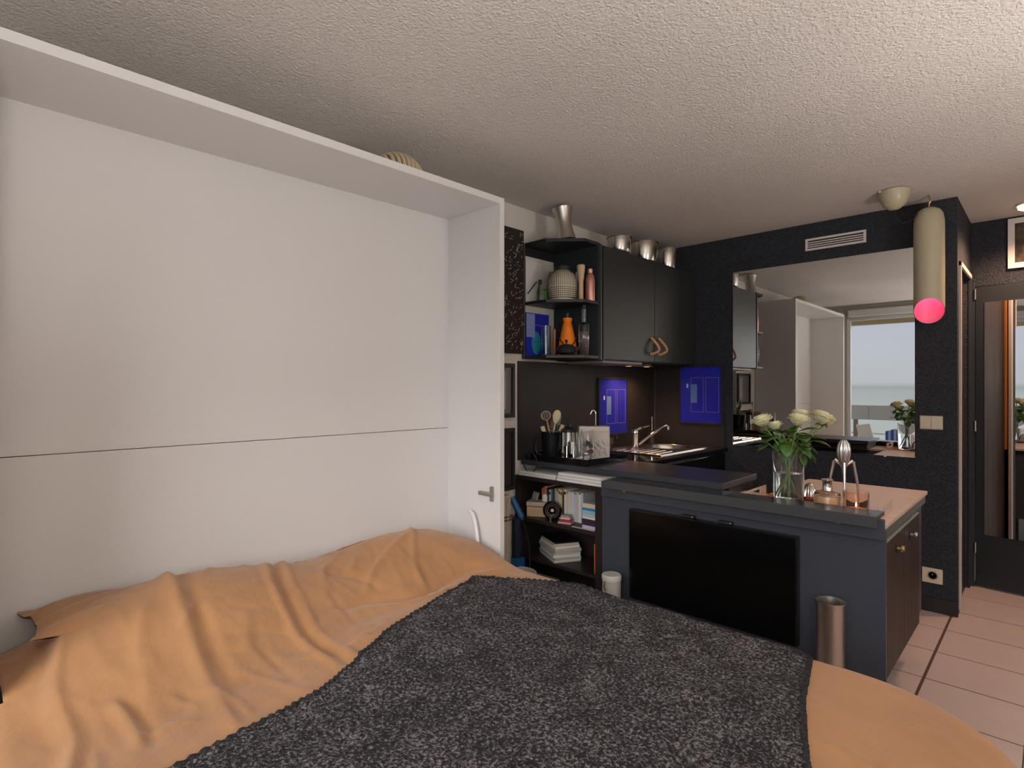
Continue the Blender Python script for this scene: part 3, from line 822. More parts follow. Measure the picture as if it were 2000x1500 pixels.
T('teapot_spout', bez([(-2.135, 2.79, z2+.03), (-2.118, 2.80, z2+.045), (-2.108, 2.806, z2+.062)], 4), [.012]*3+[.008]*6, black, tp, 10)
tbt = thing('slim_glass_bottle', 'tall slim clear glass bottle right of the black teapot', 'bottle', (-2.115, 2.85, z2))
L('bottle_body', [(0, 0), (.031, 0), (.033, .004), (.033, .185), (.030, .195), (.013, .205), (.012, .29), (0, .291)], (-2.115, 2.852, z2), tinted('smoky_glass', (.80, .84, .92)), tbt)
L('bottle_cap', [(0, 0), (.013, 0), (.013, .02), (0, .021)], (-2.115, 2.852, z2+.2915), black, tbt, 16)
tag(L('pink_tumbler', [(0, 0), (.022, 0), (.024, .15), (.021, .15), (.019, .008), (0, .006)], (-2.165, 2.90, z2), tinted('pink_glass', (.9, .55, .50)), seg=24), 'pinkish glass behind the slim clear bottle', 'glass')
tag(B('silver_saucer', -2.20, -2.08, 2.795, 2.80, z2, z2+.006, steel, bevel=.002), 'thin silver strip along the edge of the lower compartment', 'strip')

# ---------------------------------------------------------------- pictures on the left wall
bp1 = thing('speckled_canvas', 'tall black canvas with scratched pale marks left of the shelf unit', 'painting', (-2.42, 2.36, 1.57))
B('canvas', XW+.002, XW+.028, 2.10, 2.612, 1.575, 2.345, mat('near_black_paint', (.018, .012, .012), .6), bp1, bevel=.001)
bm = bmesh.new()
for i in range(420):
    y = random.uniform(2.12, 2.60); z = random.uniform(1.60, 2.32); a = random.gauss(40, 35)
    l = random.uniform(.006, .030)*(.6 if random.random() < .6 else 1.2)
    box(bm, 0, .0012, -l/2, l/2, -.0012, .0012, Matrix.Translation((XW+.0285, y, z)) @ Matrix.Rotation(R(a), 4, 'X'))
link('paint_scratches', bm, mat('pale_gold_paint', (.55, .47, .36), .5), bp1, kind='stuff')
for i, (z0, zz, lb) in enumerate(((1.18, 1.512, 'black framed dark print below the speckled canvas'), (.735, 1.115, 'lowest black framed print on the left wall, just above the ironing board'))):
    f = thing('framed_print', lb, 'picture', (-2.42, 2.4, z0), 'small black frames on the left wall')
    B('backing', XW+.002, XW+.008, 2.20, 2.54, z0, zz, mat('dark_print', (.04, .03, .028), .4) if i else mat('grey_print', (.16, .15, .15), .4), f)
    for q in ((2.20, 2.54, z0, z0+.025), (2.20, 2.54, zz-.025, zz), (2.20, 2.222, z0+.025, zz-.025), (2.518, 2.54, z0+.025, zz-.025)):
        B('frame', XW+.008, XW+.022, q[0], q[1], q[2], q[3], black, f, bevel=.001)
    if i == 0:
        B('printed_figure', XW+.0082, XW+.009, 2.40, 2.47, z0+.05, zz-.05, mat('pale_print', (.35, .34, .33), .5), f)

# ---------------------------------------------------------------- bookshelf under the bar
bs = thing('bookcase', 'low dark bookcase under the left end of the bar', 'bookcase', (-2.12, 2.7, 0))
dkw = mat('dark_espresso_board', (.022, .015, .014), .45)
B('side', -2.415, -2.395, 2.55, 2.83, 0, .80, dkw, bs); B('side', -1.815, -1.760, 2.55, 2.83, 0, .80, dkw, bs)
B('back', -2.395, -1.815, 2.82, 2.83, 0, .80, dkw, bs); B('top', -2.415, -1.760, 2.55, 2.83, .80, .822, dkw, bs)
B('shelf', -2.395, -1.815, 2.555, 2.82, .55, .572, dkw, bs); B('shelf', -2.395, -1.815, 2.555, 2.82, .315, .335, dkw, bs)
# white magazines lying on the bookcase top
for i in range(3):
    tag(B('white_magazine', -2.09+.004*i, -1.775-.004*i, 2.555+.002*i, 2.78, .823+.0165*i, .838+.0165*i, paper, bevel=.001), ('bottom', 'middle', 'top')[i]+' white magazine of the right pile on the bookcase top', 'magazine', 'white magazines on the bookcase top')
for i in range(2):
    tag(B('white_magazine', -2.40+.006*i, -2.105, 2.56+.004*i, 2.78, .823+.014*i, .836+.014*i, paper, bevel=.001), ('lower', 'upper')[i]+' white magazine of the left pile on the bookcase top', 'magazine', 'white magazines on the bookcase top')
# upright books
cols = [('orange', (.60, .20, .04)), ('red orange', (.55, .09, .03)), ('pink', (.65, .25, .22)), ('black', (.02, .02, .02)), ('pale green', (.50, .55, .45)), ('teal', (.03, .18, .20)), ('dark blue', (.03, .04, .10)), ('mustard', (.50, .33, .06)), ('lavender', (.45, .43, .55)), ('cream', (.60, .56, .40)), ('yellow', (.62, .50, .22)), ('dark brown', (.10, .05, .03)), ('white', (.66, .63, .60)), ('grey white', (.52, .50, .52)), ('ivory', (.62, .58, .46)), ('pinkish white', (.62, .52, .50)), ('off-white', (.58, .56, .52)), ('pale blue', (.45, .50, .58)), ('beige', (.55, .47, .36)), ('chalk white', (.66, .65, .64)), ('light grey', (.45, .45, .45))]
x = -2.295
for nme, c in cols:
    w_ = random.choice((.013, .016, .019)); h = random.uniform(.160, .185)
    t = B('upright_book', x, x+w_-.0008, 2.66, 2.79, .5725, .5725+h, mat('book_cover_'+nme.replace(' ', '_').replace('-', '_'), c, .55), bevel=.001)
    tag(t, nme+' spined book in the upright row on the upper bookcase shelf', 'book', 'upright books on the upper bookcase shelf'); x += w_
    if nme in ('yellow', 'cream', 'white', 'pale green'):
        B('spine_label', t.bound_box[0][0]+.002, t.bound_box[0][0]+w_-.003, 2.6588, 2.6602, .5725+h-.03, .5725+h-.014, black, t)
zc = .5725
for nme, c, h in (('lilac', (.45, .42, .60), .020), ('dark plum', (.045, .02, .04), .036), ('white', (.65, .65, .66), .014), ('pale teal', (.40, .55, .52), .014), ('light blue', (.30, .50, .62), .020), ('bright blue', (.03, .20, .45), .012), ('cream', (.62, .52, .42), .026)):
    tag(B('stacked_book', -1.93+random.uniform(0, .012), -1.8165, 2.575+random.uniform(0, .008), 2.65, zc, zc+h-.0008, mat('stack_cover_'+nme.replace(' ', '_'), c, .5), bevel=.001), nme+' book lying in the flat stack at the right of the upper bookcase shelf', 'book', 'flat books on the upper bookcase shelf'); zc += h
bxw = thing('wooden_box', 'pale wooden lidded box at the left of the upper bookcase shelf', 'box', (-2.31, 2.62, .573))
MB_ = ROT((-2.31, 2.65, .573), rz=28)
B('box_body', -2.375, -2.255, 2.60, 2.70, .573, .632, mat('pale_box_wood', (.52, .36, .22), .5), bxw, bevel=.002, M=MB_)
B('box_lid', -2.378, -2.252, 2.597, 2.703, .636, .662, mat('pale_lid_wood', (.50, .40, .30), .5), bxw, bevel=.003, M=MB_)
tag(B('grey_device', -2.355, -2.315, 2.63, 2.65, .663, .715, mat('grey_metal_case', (.22, .22, .21), .4, .4), bevel=.004, M=ROT((-2.33, 2.64, .663), rz=20, ry=12, rx=-12)), 'small grey clock radio leaning on the wooden box', 'radio')
tag(L('white_jar', [(0, 0), (.018, 0), (.018, .035), (.012, .045), (0, .046)], (-2.268, 2.66, .663), paper, seg=20), 'small white jar on the wooden box', 'jar')
tag(L('silver_figurine', [(0, 0), (.010, 0), (.006, .02), (.010, .04), (.004, .06), (.006, .075), (0, .078)], (-2.243, 2.72, .573+.05), chrome, seg=14), 'slim silver figurine behind the round speaker', 'figurine') if False else None
sp = thing('round_speaker', 'round black speaker with pale centre and thin rings in the bookcase', 'speaker', (-2.16, 2.60, .573))
MS = Matrix.Translation((-2.16, 2.60, .632)) @ Matrix.Rotation(R(30), 4, 'Z') @ Matrix.Rotation(R(90), 4, 'X')
L('speaker_body', [(0, -.03), (.046, -.03), (.056, -.01), (.057, .004), (.050, .008), (.046, .003), (0, .001)], (0, 0, 0), gloss, sp, 40, M=MS)
for r_ in (.040, .029):
    T('ring', [MS @ Vector((r_*math.cos(2*math.pi*i/32), r_*math.sin(2*math.pi*i/32), .004)) for i in range(32)], .0016, mat('copper_ring', (.25, .15, .13), .4, .5), sp, 6, closed=True)
L('centre_dome', [(0, .012), (.006, .011), (.010, .004), (.010, 0)], (0, 0, 0), mat('pale_dome', (.75, .68, .62), .3), sp, 20, M=MS)
tag(L('pepper_mill', [(0, 0), (.008, 0), (.006, .014), (.009, .020), (.009, .03), (0, .034)], (-2.145, 2.568, .573), chrome, seg=16), 'tiny chrome pepper mill standing below the round speaker', 'pepper mill')
for i, (c, nme, z0, h) in enumerate(((( .50, .28, .28), 'pink', .5725, .012), ((.30, .03, .05), 'dark red', .585, .012), ((.62, .38, .36), 'rose', .5975, .012), ((.30, .28, .28), 'grey', .610, .010))):
    tag(B('small_case', -2.10+.006*i, -2.02-.004*i, 2.575+.004*i, 2.635, z0, z0+h-.0005, mat('case_'+nme.replace(' ', '_'), c, .4), bevel=.001, M=ROT((-2.06, 2.6, .6), rz=18)), nme+' small case in the little pile beside the round speaker', 'case', 'little cases beside the speaker')
tag(B('loose_leaflet', -1.985, -1.83, 2.558, 2.573, .5725, .5745, mat('leaflet_pink', (.60, .46, .44), .5)), 'pale pinkish leaflet lying at the front of the upper bookcase shelf', 'leaflet')
# magazine pile on the lower shelf
zc = .3355
ORD = ['lowest', 'second', 'third', 'fourth', 'fifth', 'sixth', 'seventh', 'eighth', 'ninth', 'tenth', 'eleventh', 'twelfth', 'top']
for i in range(13):
    h = random.choice((.007, .009, .012)); top_ = i == 12
    m_ = mat('black_magazine_cover', (.012, .010, .012), .3) if top_ else random.choice((paper, mat('greyish_paper', (.42, .42, .40), .6), mat('cream_paper', (.50, .44, .36), .6)))
    a = random.uniform(-3, 3)-28; c = (-2.19, 2.68, 0)
    s_ = .92 if i > 8 else 1
    tag(B('magazine', -2.19-.115*s_, -2.19+.13*s_, 2.695-.085*s_, 2.695+.085*s_, zc, zc+h-.0006, m_, bevel=.0008, M=ROT(c, rz=a)),
        'black covered magazine on top of the pile on the lower bookcase shelf' if top_ else ORD[i]+' magazine from the bottom in the pile on the lower bookcase shelf', 'magazine', 'magazines piled on the lower bookcase shelf')
    zc += h
tag(B('orange_spined_book', -1.836, -1.817, 2.57, 2.70, .3355, .50, mat('orange_spine', (.60, .14, .03), .5), bevel=.001), 'orange spined book standing at the right end of the lower bookcase shelf', 'book')
tag(B('grey_storage_box', -2.30, -2.06, 2.48, 2.545, 0, .26, mat('grey_box', (.16, .18, .17), .6), bevel=.004), 'dark grey box standing on the floor before the bookcase', 'box')

# ironing board, vacuum, bucket between cabinet and bookcase
ib = thing('ironing_board', 'folded beige ironing board strapped upright behind the white cabinet side', 'ironing board', (-2.37, 2.3, 0))
bm = bmesh.new()
pts = [(-2.415, 2.16), (-2.385, 2.14), (-2.355, 2.16), (-2.350, 2.42), (-2.36, 2.455), (-2.40, 2.455), (-2.415, 2.43)]
prism(bm, pts, .02, .72); link('board_cover', bm, fabric, ib, bevel=.008)
for z in (.575, .595):
    T('strap', [(p[0]*1.0+(.006 if p[0] > -2.37 else -.002), p[1]+(.006 if p[1] > 2.4 else 0), z) for p in pts], .005, mat('brown_strap', (.16, .08, .06), .6), ib, 6, closed=True)
for k_ in range(3): T('fold', [(-2.352, 2.30+.05*k_, .05), (-2.346, 2.31+.05*k_, .70)], .008, fabric, ib, 6)
vc = thing('stick_vacuum', 'blue handled upright stick vacuum beside the bookcase', 'vacuum', (-2.34, 2.50, 0))
T('handle', bez([(-2.375, 2.475, .70), (-2.355, 2.485, .655), (-2.330, 2.50, .60), (-2.318, 2.505, .57)], 5), [.020]*14+[.013]*2, bluepl, vc, 14, label='bright blue handle')
T('dark_tube', [(-2.345, 2.49, .58), (-2.345, 2.49, .25)], .030, mat('dark_navy_plastic', (.012, .014, .03), .4), vc, 16)
B('blue_base', -2.385, -2.305, 2.45, 2.52, .02, .34, bluepl, vc, bevel=.008, label='blue dust box')
T('cable', bez([(-2.318, 2.505, .57), (-2.300, 2.52, .50), (-2.285, 2.53, .42), (-2.27, 2.52, .34), (-2.25, 2.50, .28)], 6), .0035, black, vc, 6)
wb_ = thing('white_bin', 'round white bin on the floor in front of the bookcase', 'bin', (-2.24, 2.38, 0))
L('bin_body', [(0, 0), (.085, 0), (.105, .285), (.112, .29), (.112, .297), (.098, .295), (.080, .01), (0, .008)], (-2.24, 2.38, 0), mat('white_plastic', (.62, .60, .56), .4), wb_)
# canister
cn = thing('lidded_canister', 'pale grey lidded canister beside the bookcase corner', 'canister', (-1.635, 2.44, 0))
cg = mat('pale_grey_enamel', (.45, .44, .40), .5)
L('canister_body', [(0, 0), (.045, 0), (.047, .01), (.047, .385), (0, .385)], (-1.635, 2.44, 0), cg, cn)
L('canister_lid', [(0, 0), (.050, 0), (.050, .02), (.045, .026), (0, .028)], (-1.635, 2.44, .386), mat('pale_lid', (.55, .54, .50), .5), cn)
T('wire_clasp', [(-1.639, 2.391, .385), (-1.643, 2.385, .36), (-1.635, 2.389, .34)], .003, brass, cn, 6)

# ---------------------------------------------------------------- bar / peninsula
pn = thing('bar_cabinet', 'navy bar unit with dark veneer end doors carrying the screen', 'cabinet', (-1.1, 2.9, 0))
B('front_panel', -1.757, -.462, 2.532, 2.550, 0, .822, navy, pn, bevel=.0015)
bm = bmesh.new(); box(bm, -1.755, -.487, 2.552, 2.90, .24, .822); box(bm, -1.02, -.487, 2.90, 3.50, .24, .822); link('carcass', bm, navy, pn)
B('plinth', -1.0, -.66, 2.56, 3.45, 0, .24, black, pn)
B('end_strip', -.487, -.470, 2.552, 3.50, .785, .820, mat('grey_green_strip', (.10, .11, .10), .35), pn)
for i, (y0, y1, yk) in enumerate(((2.556, 2.905, 2.735), (2.911, 3.275, 3.03))):
    d = B('door', -.485, -.463, y0, y1, .25, .77, brownwood, pn, bevel=.001)
    B('door_top_edge', -.485, -.464, y0, y1, .7702, .7725, mat('pale_green_edge', (.28, .33, .30), .3), d)
    m_ = brass if i == 0 else chrome
    L('knob_plate', [(0, 0), (.018, 0), (.018, .004), (0, .004)], (0, 0, 0), black, d, 18, M=Matrix.Translation((-.462, yk, .715)) @ Matrix.Rotation(R(90), 4, 'Y'))
    L('knob', [(0, 0), (.006, 0), (.006, .012), (.014, .016), (.014, .026), (0, .028)], (0, 0, 0), m_, d, 16, M=Matrix.Translation((-.460, yk, .715)) @ Matrix.Rotation(R(90), 4, 'Y'), label='brass knob' if i == 0 else 'chrome knob')
    T('knob_bar', [(-.440, yk-.022, .715), (-.440, yk+.022, .715)], .006, m_, d, 8)
lt = thing('low_counter', 'pinkish beige counter top on the end of the bar unit', 'worktop', (-.8, 3.0, .83))
bm = bmesh.new(); prism(bm, [(-1.755, 2.556), (-.465, 2.556), (-.465, 3.53), (-1.02, 3.53), (-1.02, 2.90), (-1.755, 2.90)], .8235, .840)
link('counter_board', bm, tablem, lt, bevel=.0015)
ub = thing('bar_worktop', 'charcoal bar worktop slab running out from the left wall', 'worktop', (-1.8, 2.8, .9))
B('slab', XW+.014, -1.125, 2.600, 3.025, .884, .914, worktop, ub, bevel=.0015)
B('support_box', -1.75, -1.135, 2.70, 3.015, .841, .884, black, ub)
lg = thing('front_ledge', 'dark lacquered ledge strip screwed along the front of the bar', 'ledge', (-1.2, 2.5, .86))
B('ledge_board', -1.69, -.478, 2.470, 2.596, .868, .884, ledgem, lg, bevel=.001)
B('ledge_front', -1.69, -.478, 2.455, 2.470, .842, .884, mat('dark_grey_lacquer', (.055, .058, .062), .35), lg, bevel=.001)
B('ledge_rail', -1.74, -.464, 2.500, 2.531, .79, .866, navy, lg, bevel=.001)
for x_ in (-.62, -1.60):
    L('screw_head', [(0, 0), (.010, 0), (.007, .004), (0, .005)], (0, 0, 0), chrome, lg, 16, M=Matrix.Translation((x_, 2.4995, .835)) @ Matrix.Rotation(R(90), 4, 'X'))
# television
tv = thing('television', 'flat black television hung on the navy bar front', 'television', (-1.16, 2.5, .3))
B('tv_body', -1.565, -.765, 2.492, 2.531, .295, .748, gloss, tv, bevel=.003)
B('tv_screen', -1.557, -.773, 2.4900, 2.4925, .303, .740, screen, tv)
for x_ in (-1.25, -1.07):
    B('bracket', x_-.035, x_+.03, 2.500, 2.525, .749, .762, black, tv, bevel=.003)
    L('bracket_pin', [(0, 0), (.005, 0), (.004, .004), (0, .005)], (0, 0, 0), chrome, tv, 10, M=Matrix.Translation((x_+.025, 2.500, .757)) @ Matrix.Rotation(R(90), 4, 'X'))
# steel cylinder by the bar
sc = L('steel_cylinder', [(0, 0), (.050, 0), (.050, .525), (.054, .535), (.054, .54), (.048, .54), (.046, .52), (.046, .01), (0, .01)], (-.628, 2.44, 0), brushed, seg=40)
tag(sc, 'tall steel umbrella stand on the floor before the bar', 'umbrella stand')

# tray on the counter
ot = thing('red_tray', 'orange red tray with handle ends on the low counter', 'tray', (-.75, 2.74, .841))
trm = mat('translucent_orange_red', (.62, .16, .07), .15)
B('tray_base', -1.02, -.505, 2.605, 2.865, .8415, .8465, trm, ot, bevel=.001)
for x0, x1 in ((-.505, -.499), (-1.026, -1.02)):
    bm = bmesh.new()
    box(bm, x0, x1, 2.605, 2.69, .8415, .888); box(bm, x0, x1, 2.79, 2.865, .8415, .888); box(bm, x0, x1, 2.69, 2.79, .8415, .858); box(bm, x0, x1, 2.69, 2.79, .878, .888)
    link('tray_end', bm, mat('tray_beige_end', (.55, .42, .34), .4), ot)
zt = .847
# vase with water
vz = thing('glass_vase', 'clear cylindrical glass vase half full of water holding the roses', 'vase', (-.905, 2.78, zt))
vx, vy = -.893, 2.784
L('vase_glass', [(0, 0), (.064, 0), (.066, .004), (.068, .218), (.0655, .218), (.063, .012), (0, .012)], (vx, vy, zt), glass, vz, 48)
L('water', [(0, .0125), (.0625, .0125), (.0640, .125), (0, .125)], (vx, vy, zt), mat('water', (.97, 1, .97), 0, trans=1, ior=1.33), vz, 48)


def petal(bm, base, yaw, tilt, ln, wd, curl):
    n_ = 4; rows_ = []
    for i in range(n_+1):
        t = i/n_; row = []
        for j in range(5):
            s = j/4*2-1
            ww = wd*math.sin(math.pi*(.18+.68*t))*(1.0)
            r = .004+ln*t*math.sin(tilt)+curl*ln*(t**3)
            z = ln*t*math.cos(tilt)-curl*ln*.35*(t**4)
            x = r+.30*ww*(-(s*s))+.0; y = s*ww
            p = Vector((x, y, z)); p = Matrix.Rotation(yaw, 3, 'Z') @ p
            row.append(bm.verts.new(base+p))
        rows_.append(row)
    for a, b in zip(rows_, rows_[1:]):
        for j in range(4): bm.faces.new((a[j], a[j+1], b[j+1], b[j]))


def leaf(bm, p, d, up, ln, wd):
    d = Vector(d).normalized(); side = d.cross(Vector(up)).normalized(); n_ = side.cross(d)
    rows_ = []
    for i in range(7):
        t = i/6; ww = wd*math.sin(math.pi*min(1, t*.97+.02))**.8; c_ = Vector(p)+d*ln*t-n_*.22*ln*t*t*-1*-1
        rows_.append([bm.verts.new(c_-side*ww+n_*ww*.3), bm.verts.new(c_), bm.verts.new(c_+side*ww+n_*ww*.3)])
    for a, b in zip(rows_, rows_[1:]):
        for j in range(2): bm.faces.new((a[j], a[j+1], b[j+1], b[j]))


RT = Vector((.722, .692, 0)); FW = Vector((-.692, .722, 0))
roses = [(-.112, .0, 1.215, 1.0, 'leftmost big cream rose of the bouquet'), (-.048, .02, 1.195, .78, 'small drooping cream rose second from the left'),
         (.030, -.03, 1.218, 1.08, 'large open cream rose in the middle front of the bouquet'), (.072, .035, 1.245, .86, 'cream rose standing highest at the back of the bouquet'),
         (.140, -.01, 1.228, 1.12, 'largest cream rose towards the right of the bouquet'), (.188, .03, 1.220, .85, 'rightmost cream rose leaning outwards')]
cv_ = Vector((vx, vy, 0))
for k, (r_, f_, z_, s_, lb) in enumerate(roses):
    hp = cv_+RT*r_+FW*f_+Vector((0, 0, z_-.03))
    foot = Vector((vx, vy, zt+.018))-RT*(r_*.28)+FW*(.02*math.sin(k*2.1))
    mid = cv_+RT*r_*.22+FW*f_*.3+Vector((0, 0, zt+.21))
    ro = thing('rose', lb+' in the glass vase', 'rose', foot, 'cream roses in the vase')
    st_ = bez([foot, (foot+mid)/2, mid, mid.lerp(hp, .55)+Vector((0, 0, .01)), hp], 5)
    T('stem', st_, .0032, stemm, ro, 6)
    bm = bmesh.new()
    dr = (hp-mid).normalized(); q = Vector((0, 0, 1)).rotation_difference((dr*.7+Vector((0, 0, .5))).normalized()).to_matrix().to_4x4()
    for ring, (cnt, tilt, ln, wd, cu) in enumerate(((4, .05, .058, .016, .0), (5, .14, .060, .024, .02), (6, .26, .060, .030, .06), (7, .42, .060, .034, .16), (7, .62, .056, .036, .26), (6, .90, .050, .034, .30))):
        for i in range(cnt):
            petal(bm, Vector((0, 0, .002*ring)), 2*math.pi*i/cnt+ring*.55+random.uniform(-.15, .15), tilt+random.uniform(-.06, .06), ln*s_*.88, wd*s_*.90, cu)
    for v in bm.verts: v.co = hp+(q @ v.co)
    fo = link('flower_head', bm, petalm, ro, smooth='all'); fo.modifiers.new('thick', 'SOLIDIFY').thickness = .0008
    bm = bmesh.new(); lathe(bm, [(0, -.006), (.006, -.004), (.010, .004), (.006, .012), (0, .014)], (0, 0, 0), 10)
    for i in range(5):
        a = 2*math.pi*i/5; leaf(bm, (0, 0, .002), (math.cos(a), math.sin(a), -.25), (0, 0, 1), .026*s_, .004)
    for v in bm.verts: v.co = hp+(q @ v.co)
    link('sepals', bm, leafm, ro, smooth='all')
lv = [(-.05, -.02, 1.145, (-.9, -.1, -.25), .075, .020), (-.09, -.01, 1.10, (-1, -.3, -.2), .065, .018), (-.03, -.03, 1.11, (-.2, -.8, -.6), .075, .024), (.02, -.04, 1.10, (.5, -.8, -.5), .08, .026),
      (-.02, -.05, 1.15, (-.1, -.8, .5), .07, .024), (.05, 0, 1.11, (.9, -.2, -.35), .09, .024), (.08, 0, 1.13, (1, -.1, .15), .085, .024), (.06, .02, 1.16, (.6, -.4, .3), .08, .022), (.02, .02, 1.15, (.2, -.5, .6), .07, .022),
      (-.06, .02, 1.13, (-.5, .4, .4), .07, .022), (.03, -.03, 1.07, (.3, -.6, -.8), .07, .022), (.06, -.01, 1.08, (.9, 0, -.6), .085, .020), (-.02, -.02, 1.07, (-.5, -.5, -.5), .06, .018), (.0, .04, 1.14, (.1, .8, .2), .08, .024),
      (.10, -.02, 1.12, (.8, -.5, -.1), .075, .022), (-.08, -.02, 1.16, (-.7, -.5, .3), .06, .019), (.04, -.02, 1.13, (-.1, -.8, .1), .085, .027), (.07, .03, 1.10, (.7, .5, 0), .08, .024)]
for i in range(16):
    a = random.uniform(-1, 1); lv.append((a*.07, random.uniform(-.05, .04), random.uniform(1.08, 1.18), (a*.8, random.uniform(-.8, .4), random.uniform(-.5, .3)), random.uniform(.06, .08), random.uniform(.019, .024)))
rp = [o for o in COL.objects if o.name.startswith('rose') and o.type == 'EMPTY']
for i, (r_, f_, z_, d_, ln, wd) in enumerate(lv):
    bm = bmesh.new(); p = cv_+RT*r_+FW*f_*-1*-1+Vector((0, 0, z_))
    d = RT*d_[0]+FW*(-d_[1]*-1)+Vector((0, 0, d_[2]))
    leaf(bm, p, d, (0, 0, 1), ln*1.05, wd*1.2)
    T('twig', [p, cv_+Vector((0, 0, z_-.05))+RT*r_*.3], .0015, stemm, rp[i % 6], 5)
    lo = link('leaf', bm, leafm, rp[i % 6], smooth='all'); lo.modifiers.new('thick', 'SOLIDIFY').thickness = .0006

# lemon squeezer on dish
lq = thing('lemon_squeezer', 'ribbed steel lemon squeezer on a small spouted dish by the vase', 'juicer', (-.83, 2.86, zt))
lx, ly = -.812, 2.855
L('dish', [(0, 0), (.042, 0), (.058, .010), (.062, .020), (.058, .020), (.040, .006), (0, .005)], (lx, ly, zt), steel, lq)
L('reamer', [(.036, 0), (.034, .02), (.027, .045), (.016, .062), (0, .072)], (lx-.008, ly-.006, zt+.006), steel, lq, 64, rib=14, ribd=.14)
T('lip', [(lx+.052, ly+.02, zt+.018), (lx+.085, ly+.034, zt+.024)], [.012, .006], steel, lq, 8)
# orange jar with chrome lid
oj1 = thing('orange_glass_jar', 'squat orange glass jar with a tall chrome stopper', 'jar', (-.70, 2.745, zt))
jx, jy = -.712, 2.72
og = tinted('orange_glass', (1, .84, .72))
L('jar_glass', [(0, 0), (.052, 0), (.055, .004), (.053, .055), (.046, .066), (.030, .070), (.028, .066), (.044, .060), (.050, .050), (.051, .008), (0, .007)], (jx, jy, zt), og, oj1, 40)
L('label_disc', [(.0475, .012), (.0475, .050)], (jx, jy, zt), mat('cream_wax', (.75, .66, .52), .5), oj1, 36, label='cream candle wax')
L('stopper', [(0, 0), (.022, 0), (.024, .004), (.020, .010), (.020, .040), (.023, .046), (.023, .052), (0, .054)], (jx, jy, zt+.069), chrome, oj1, 28, label='chrome stopper')
oj2 = thing('orange_tealight_glass', 'thick open orange glass with a lit candle at the right of the tray', 'candle holder', (-.585, 2.72, zt))
kx, ky = -.598, 2.70
L('glass', [(0, 0), (.044, 0), (.047, .004), (.049, .085), (.0445, .085), (.041, .010), (0, .008)], (kx, ky, zt), og, oj2, 40)
L('candle', [(0, .0085), (.032, .0085), (.032, .022), (0, .022)], (kx, ky, zt), mat('orange_wax', (.85, .22, .05), .5), oj2, 24)
L('flame', [(0, .024), (.0035, .029), (.0028, .036), (0, .044)], (kx, ky, zt), mat('flame', (1, .6, .2), .5, emit=(1, .45, .12), estr=12), oj2, 10)
# tripod juicer
jc = thing('tripod_juicer', 'tall cast aluminium citrus juicer on three bent legs', 'juicer', (-.655, 2.79, zt))
tx, ty = -.662, 2.775
L('reamer_head', [(0, .155), (.008, .165), (.020, .195), (.027, .225), (.028, .250), (.023, .275), (.012, .290), (0, .293)], (tx, ty, zt), alu, jc, 72, rib=12, ribd=.13)
L('drip_tip', [(0, .125), (.004, .135), (.009, .160), (.010, .175)], (tx, ty, zt), alu, jc, 20)
for a in (R(-74), R(46), R(166)):
    c_, s_ = math.cos(a), math.sin(a)
    T('leg', [(tx+.010*c_, ty+.010*s_, zt+.180), (tx+.038*c_, ty+.038*s_, zt+.200), (tx+.042*c_, ty+.042*s_, zt+.196), (tx+.060*c_, ty+.060*s_, zt+.11), (tx+.070*c_, ty+.070*s_, zt+.0)], [.006, .0068, .0068, .0055, .003], alu, jc, 12)

# ---------------------------------------------------------------- on the bar slab
zs = .9145
tr = thing('black_tray', 'glossy black tray along the wall end of the bar slab', 'tray', (-2.15, 2.8, zs))
bm = bmesh.new(); prism(bm, [(-2.39, 2.625), (-1.93, 2.625), (-1.90, 3.0), (-2.39, 3.0)], zs, zs+.006); link('tray_base', bm, gloss, tr)
for nm, pts in (('tray_rim', [(-2.39, 2.625), (-1.93, 2.625)]), ('tray_rim', [(-1.93, 2.625), (-1.90, 3.0)]), ('tray_rim', [(-1.90, 3.0), (-2.39, 3.0)]), ('tray_rim', [(-2.39, 3.0), (-2.39, 2.625)])):
    a, b = Vector((*pts[0], 0)), Vector((*pts[1], 0)); d = (b-a).normalized(); n_ = Vector((-d.y, d.x, 0))*.0025
    bm = bmesh.new(); prism(bm, [tuple((a-n_).xy), tuple((b-n_).xy), tuple((b+n_).xy), tuple((a+n_).xy)], zs+.0065, zs+.036); link(nm, bm, gloss, tr)
zz = zs+.0065
# utensil crock
cx_, cy_ = -2.31, 2.77
ck = thing('utensil_crock', 'black ribbed metal crock full of wooden kitchen tools', 'utensil holder', (cx_, cy_, zz))
prof = [(0, 0), (.052, 0)]
for i in range(26): prof += [(.054+.0015*(i % 2)+.010*i/26, .004+.0059*i)]
prof += [(.066, .162), (.062, .162), (.052, .01), (0, .008)]
L('crock_body', prof, (cx_, cy_, zz), mat('black_ribbed_metal', (.03, .032, .035), .22, .7), ck, 40)
T('crock_handle', bez([(cx_-.055, cy_-.035, zz+.13), (cx_-.085, cy_-.05, zz+.10), (cx_-.082, cy_-.05, zz+.03), (cx_-.05, cy_-.035, zz+.012)], 5), .006, black, ck, 8)
T('wire_rim', [(cx_+.065*math.cos(a*math.pi/12), cy_+.065*math.sin(a*math.pi/12), zz+.167+.004*math.sin(a)) for a in range(24)], .003, steel, ck, 6, closed=True)


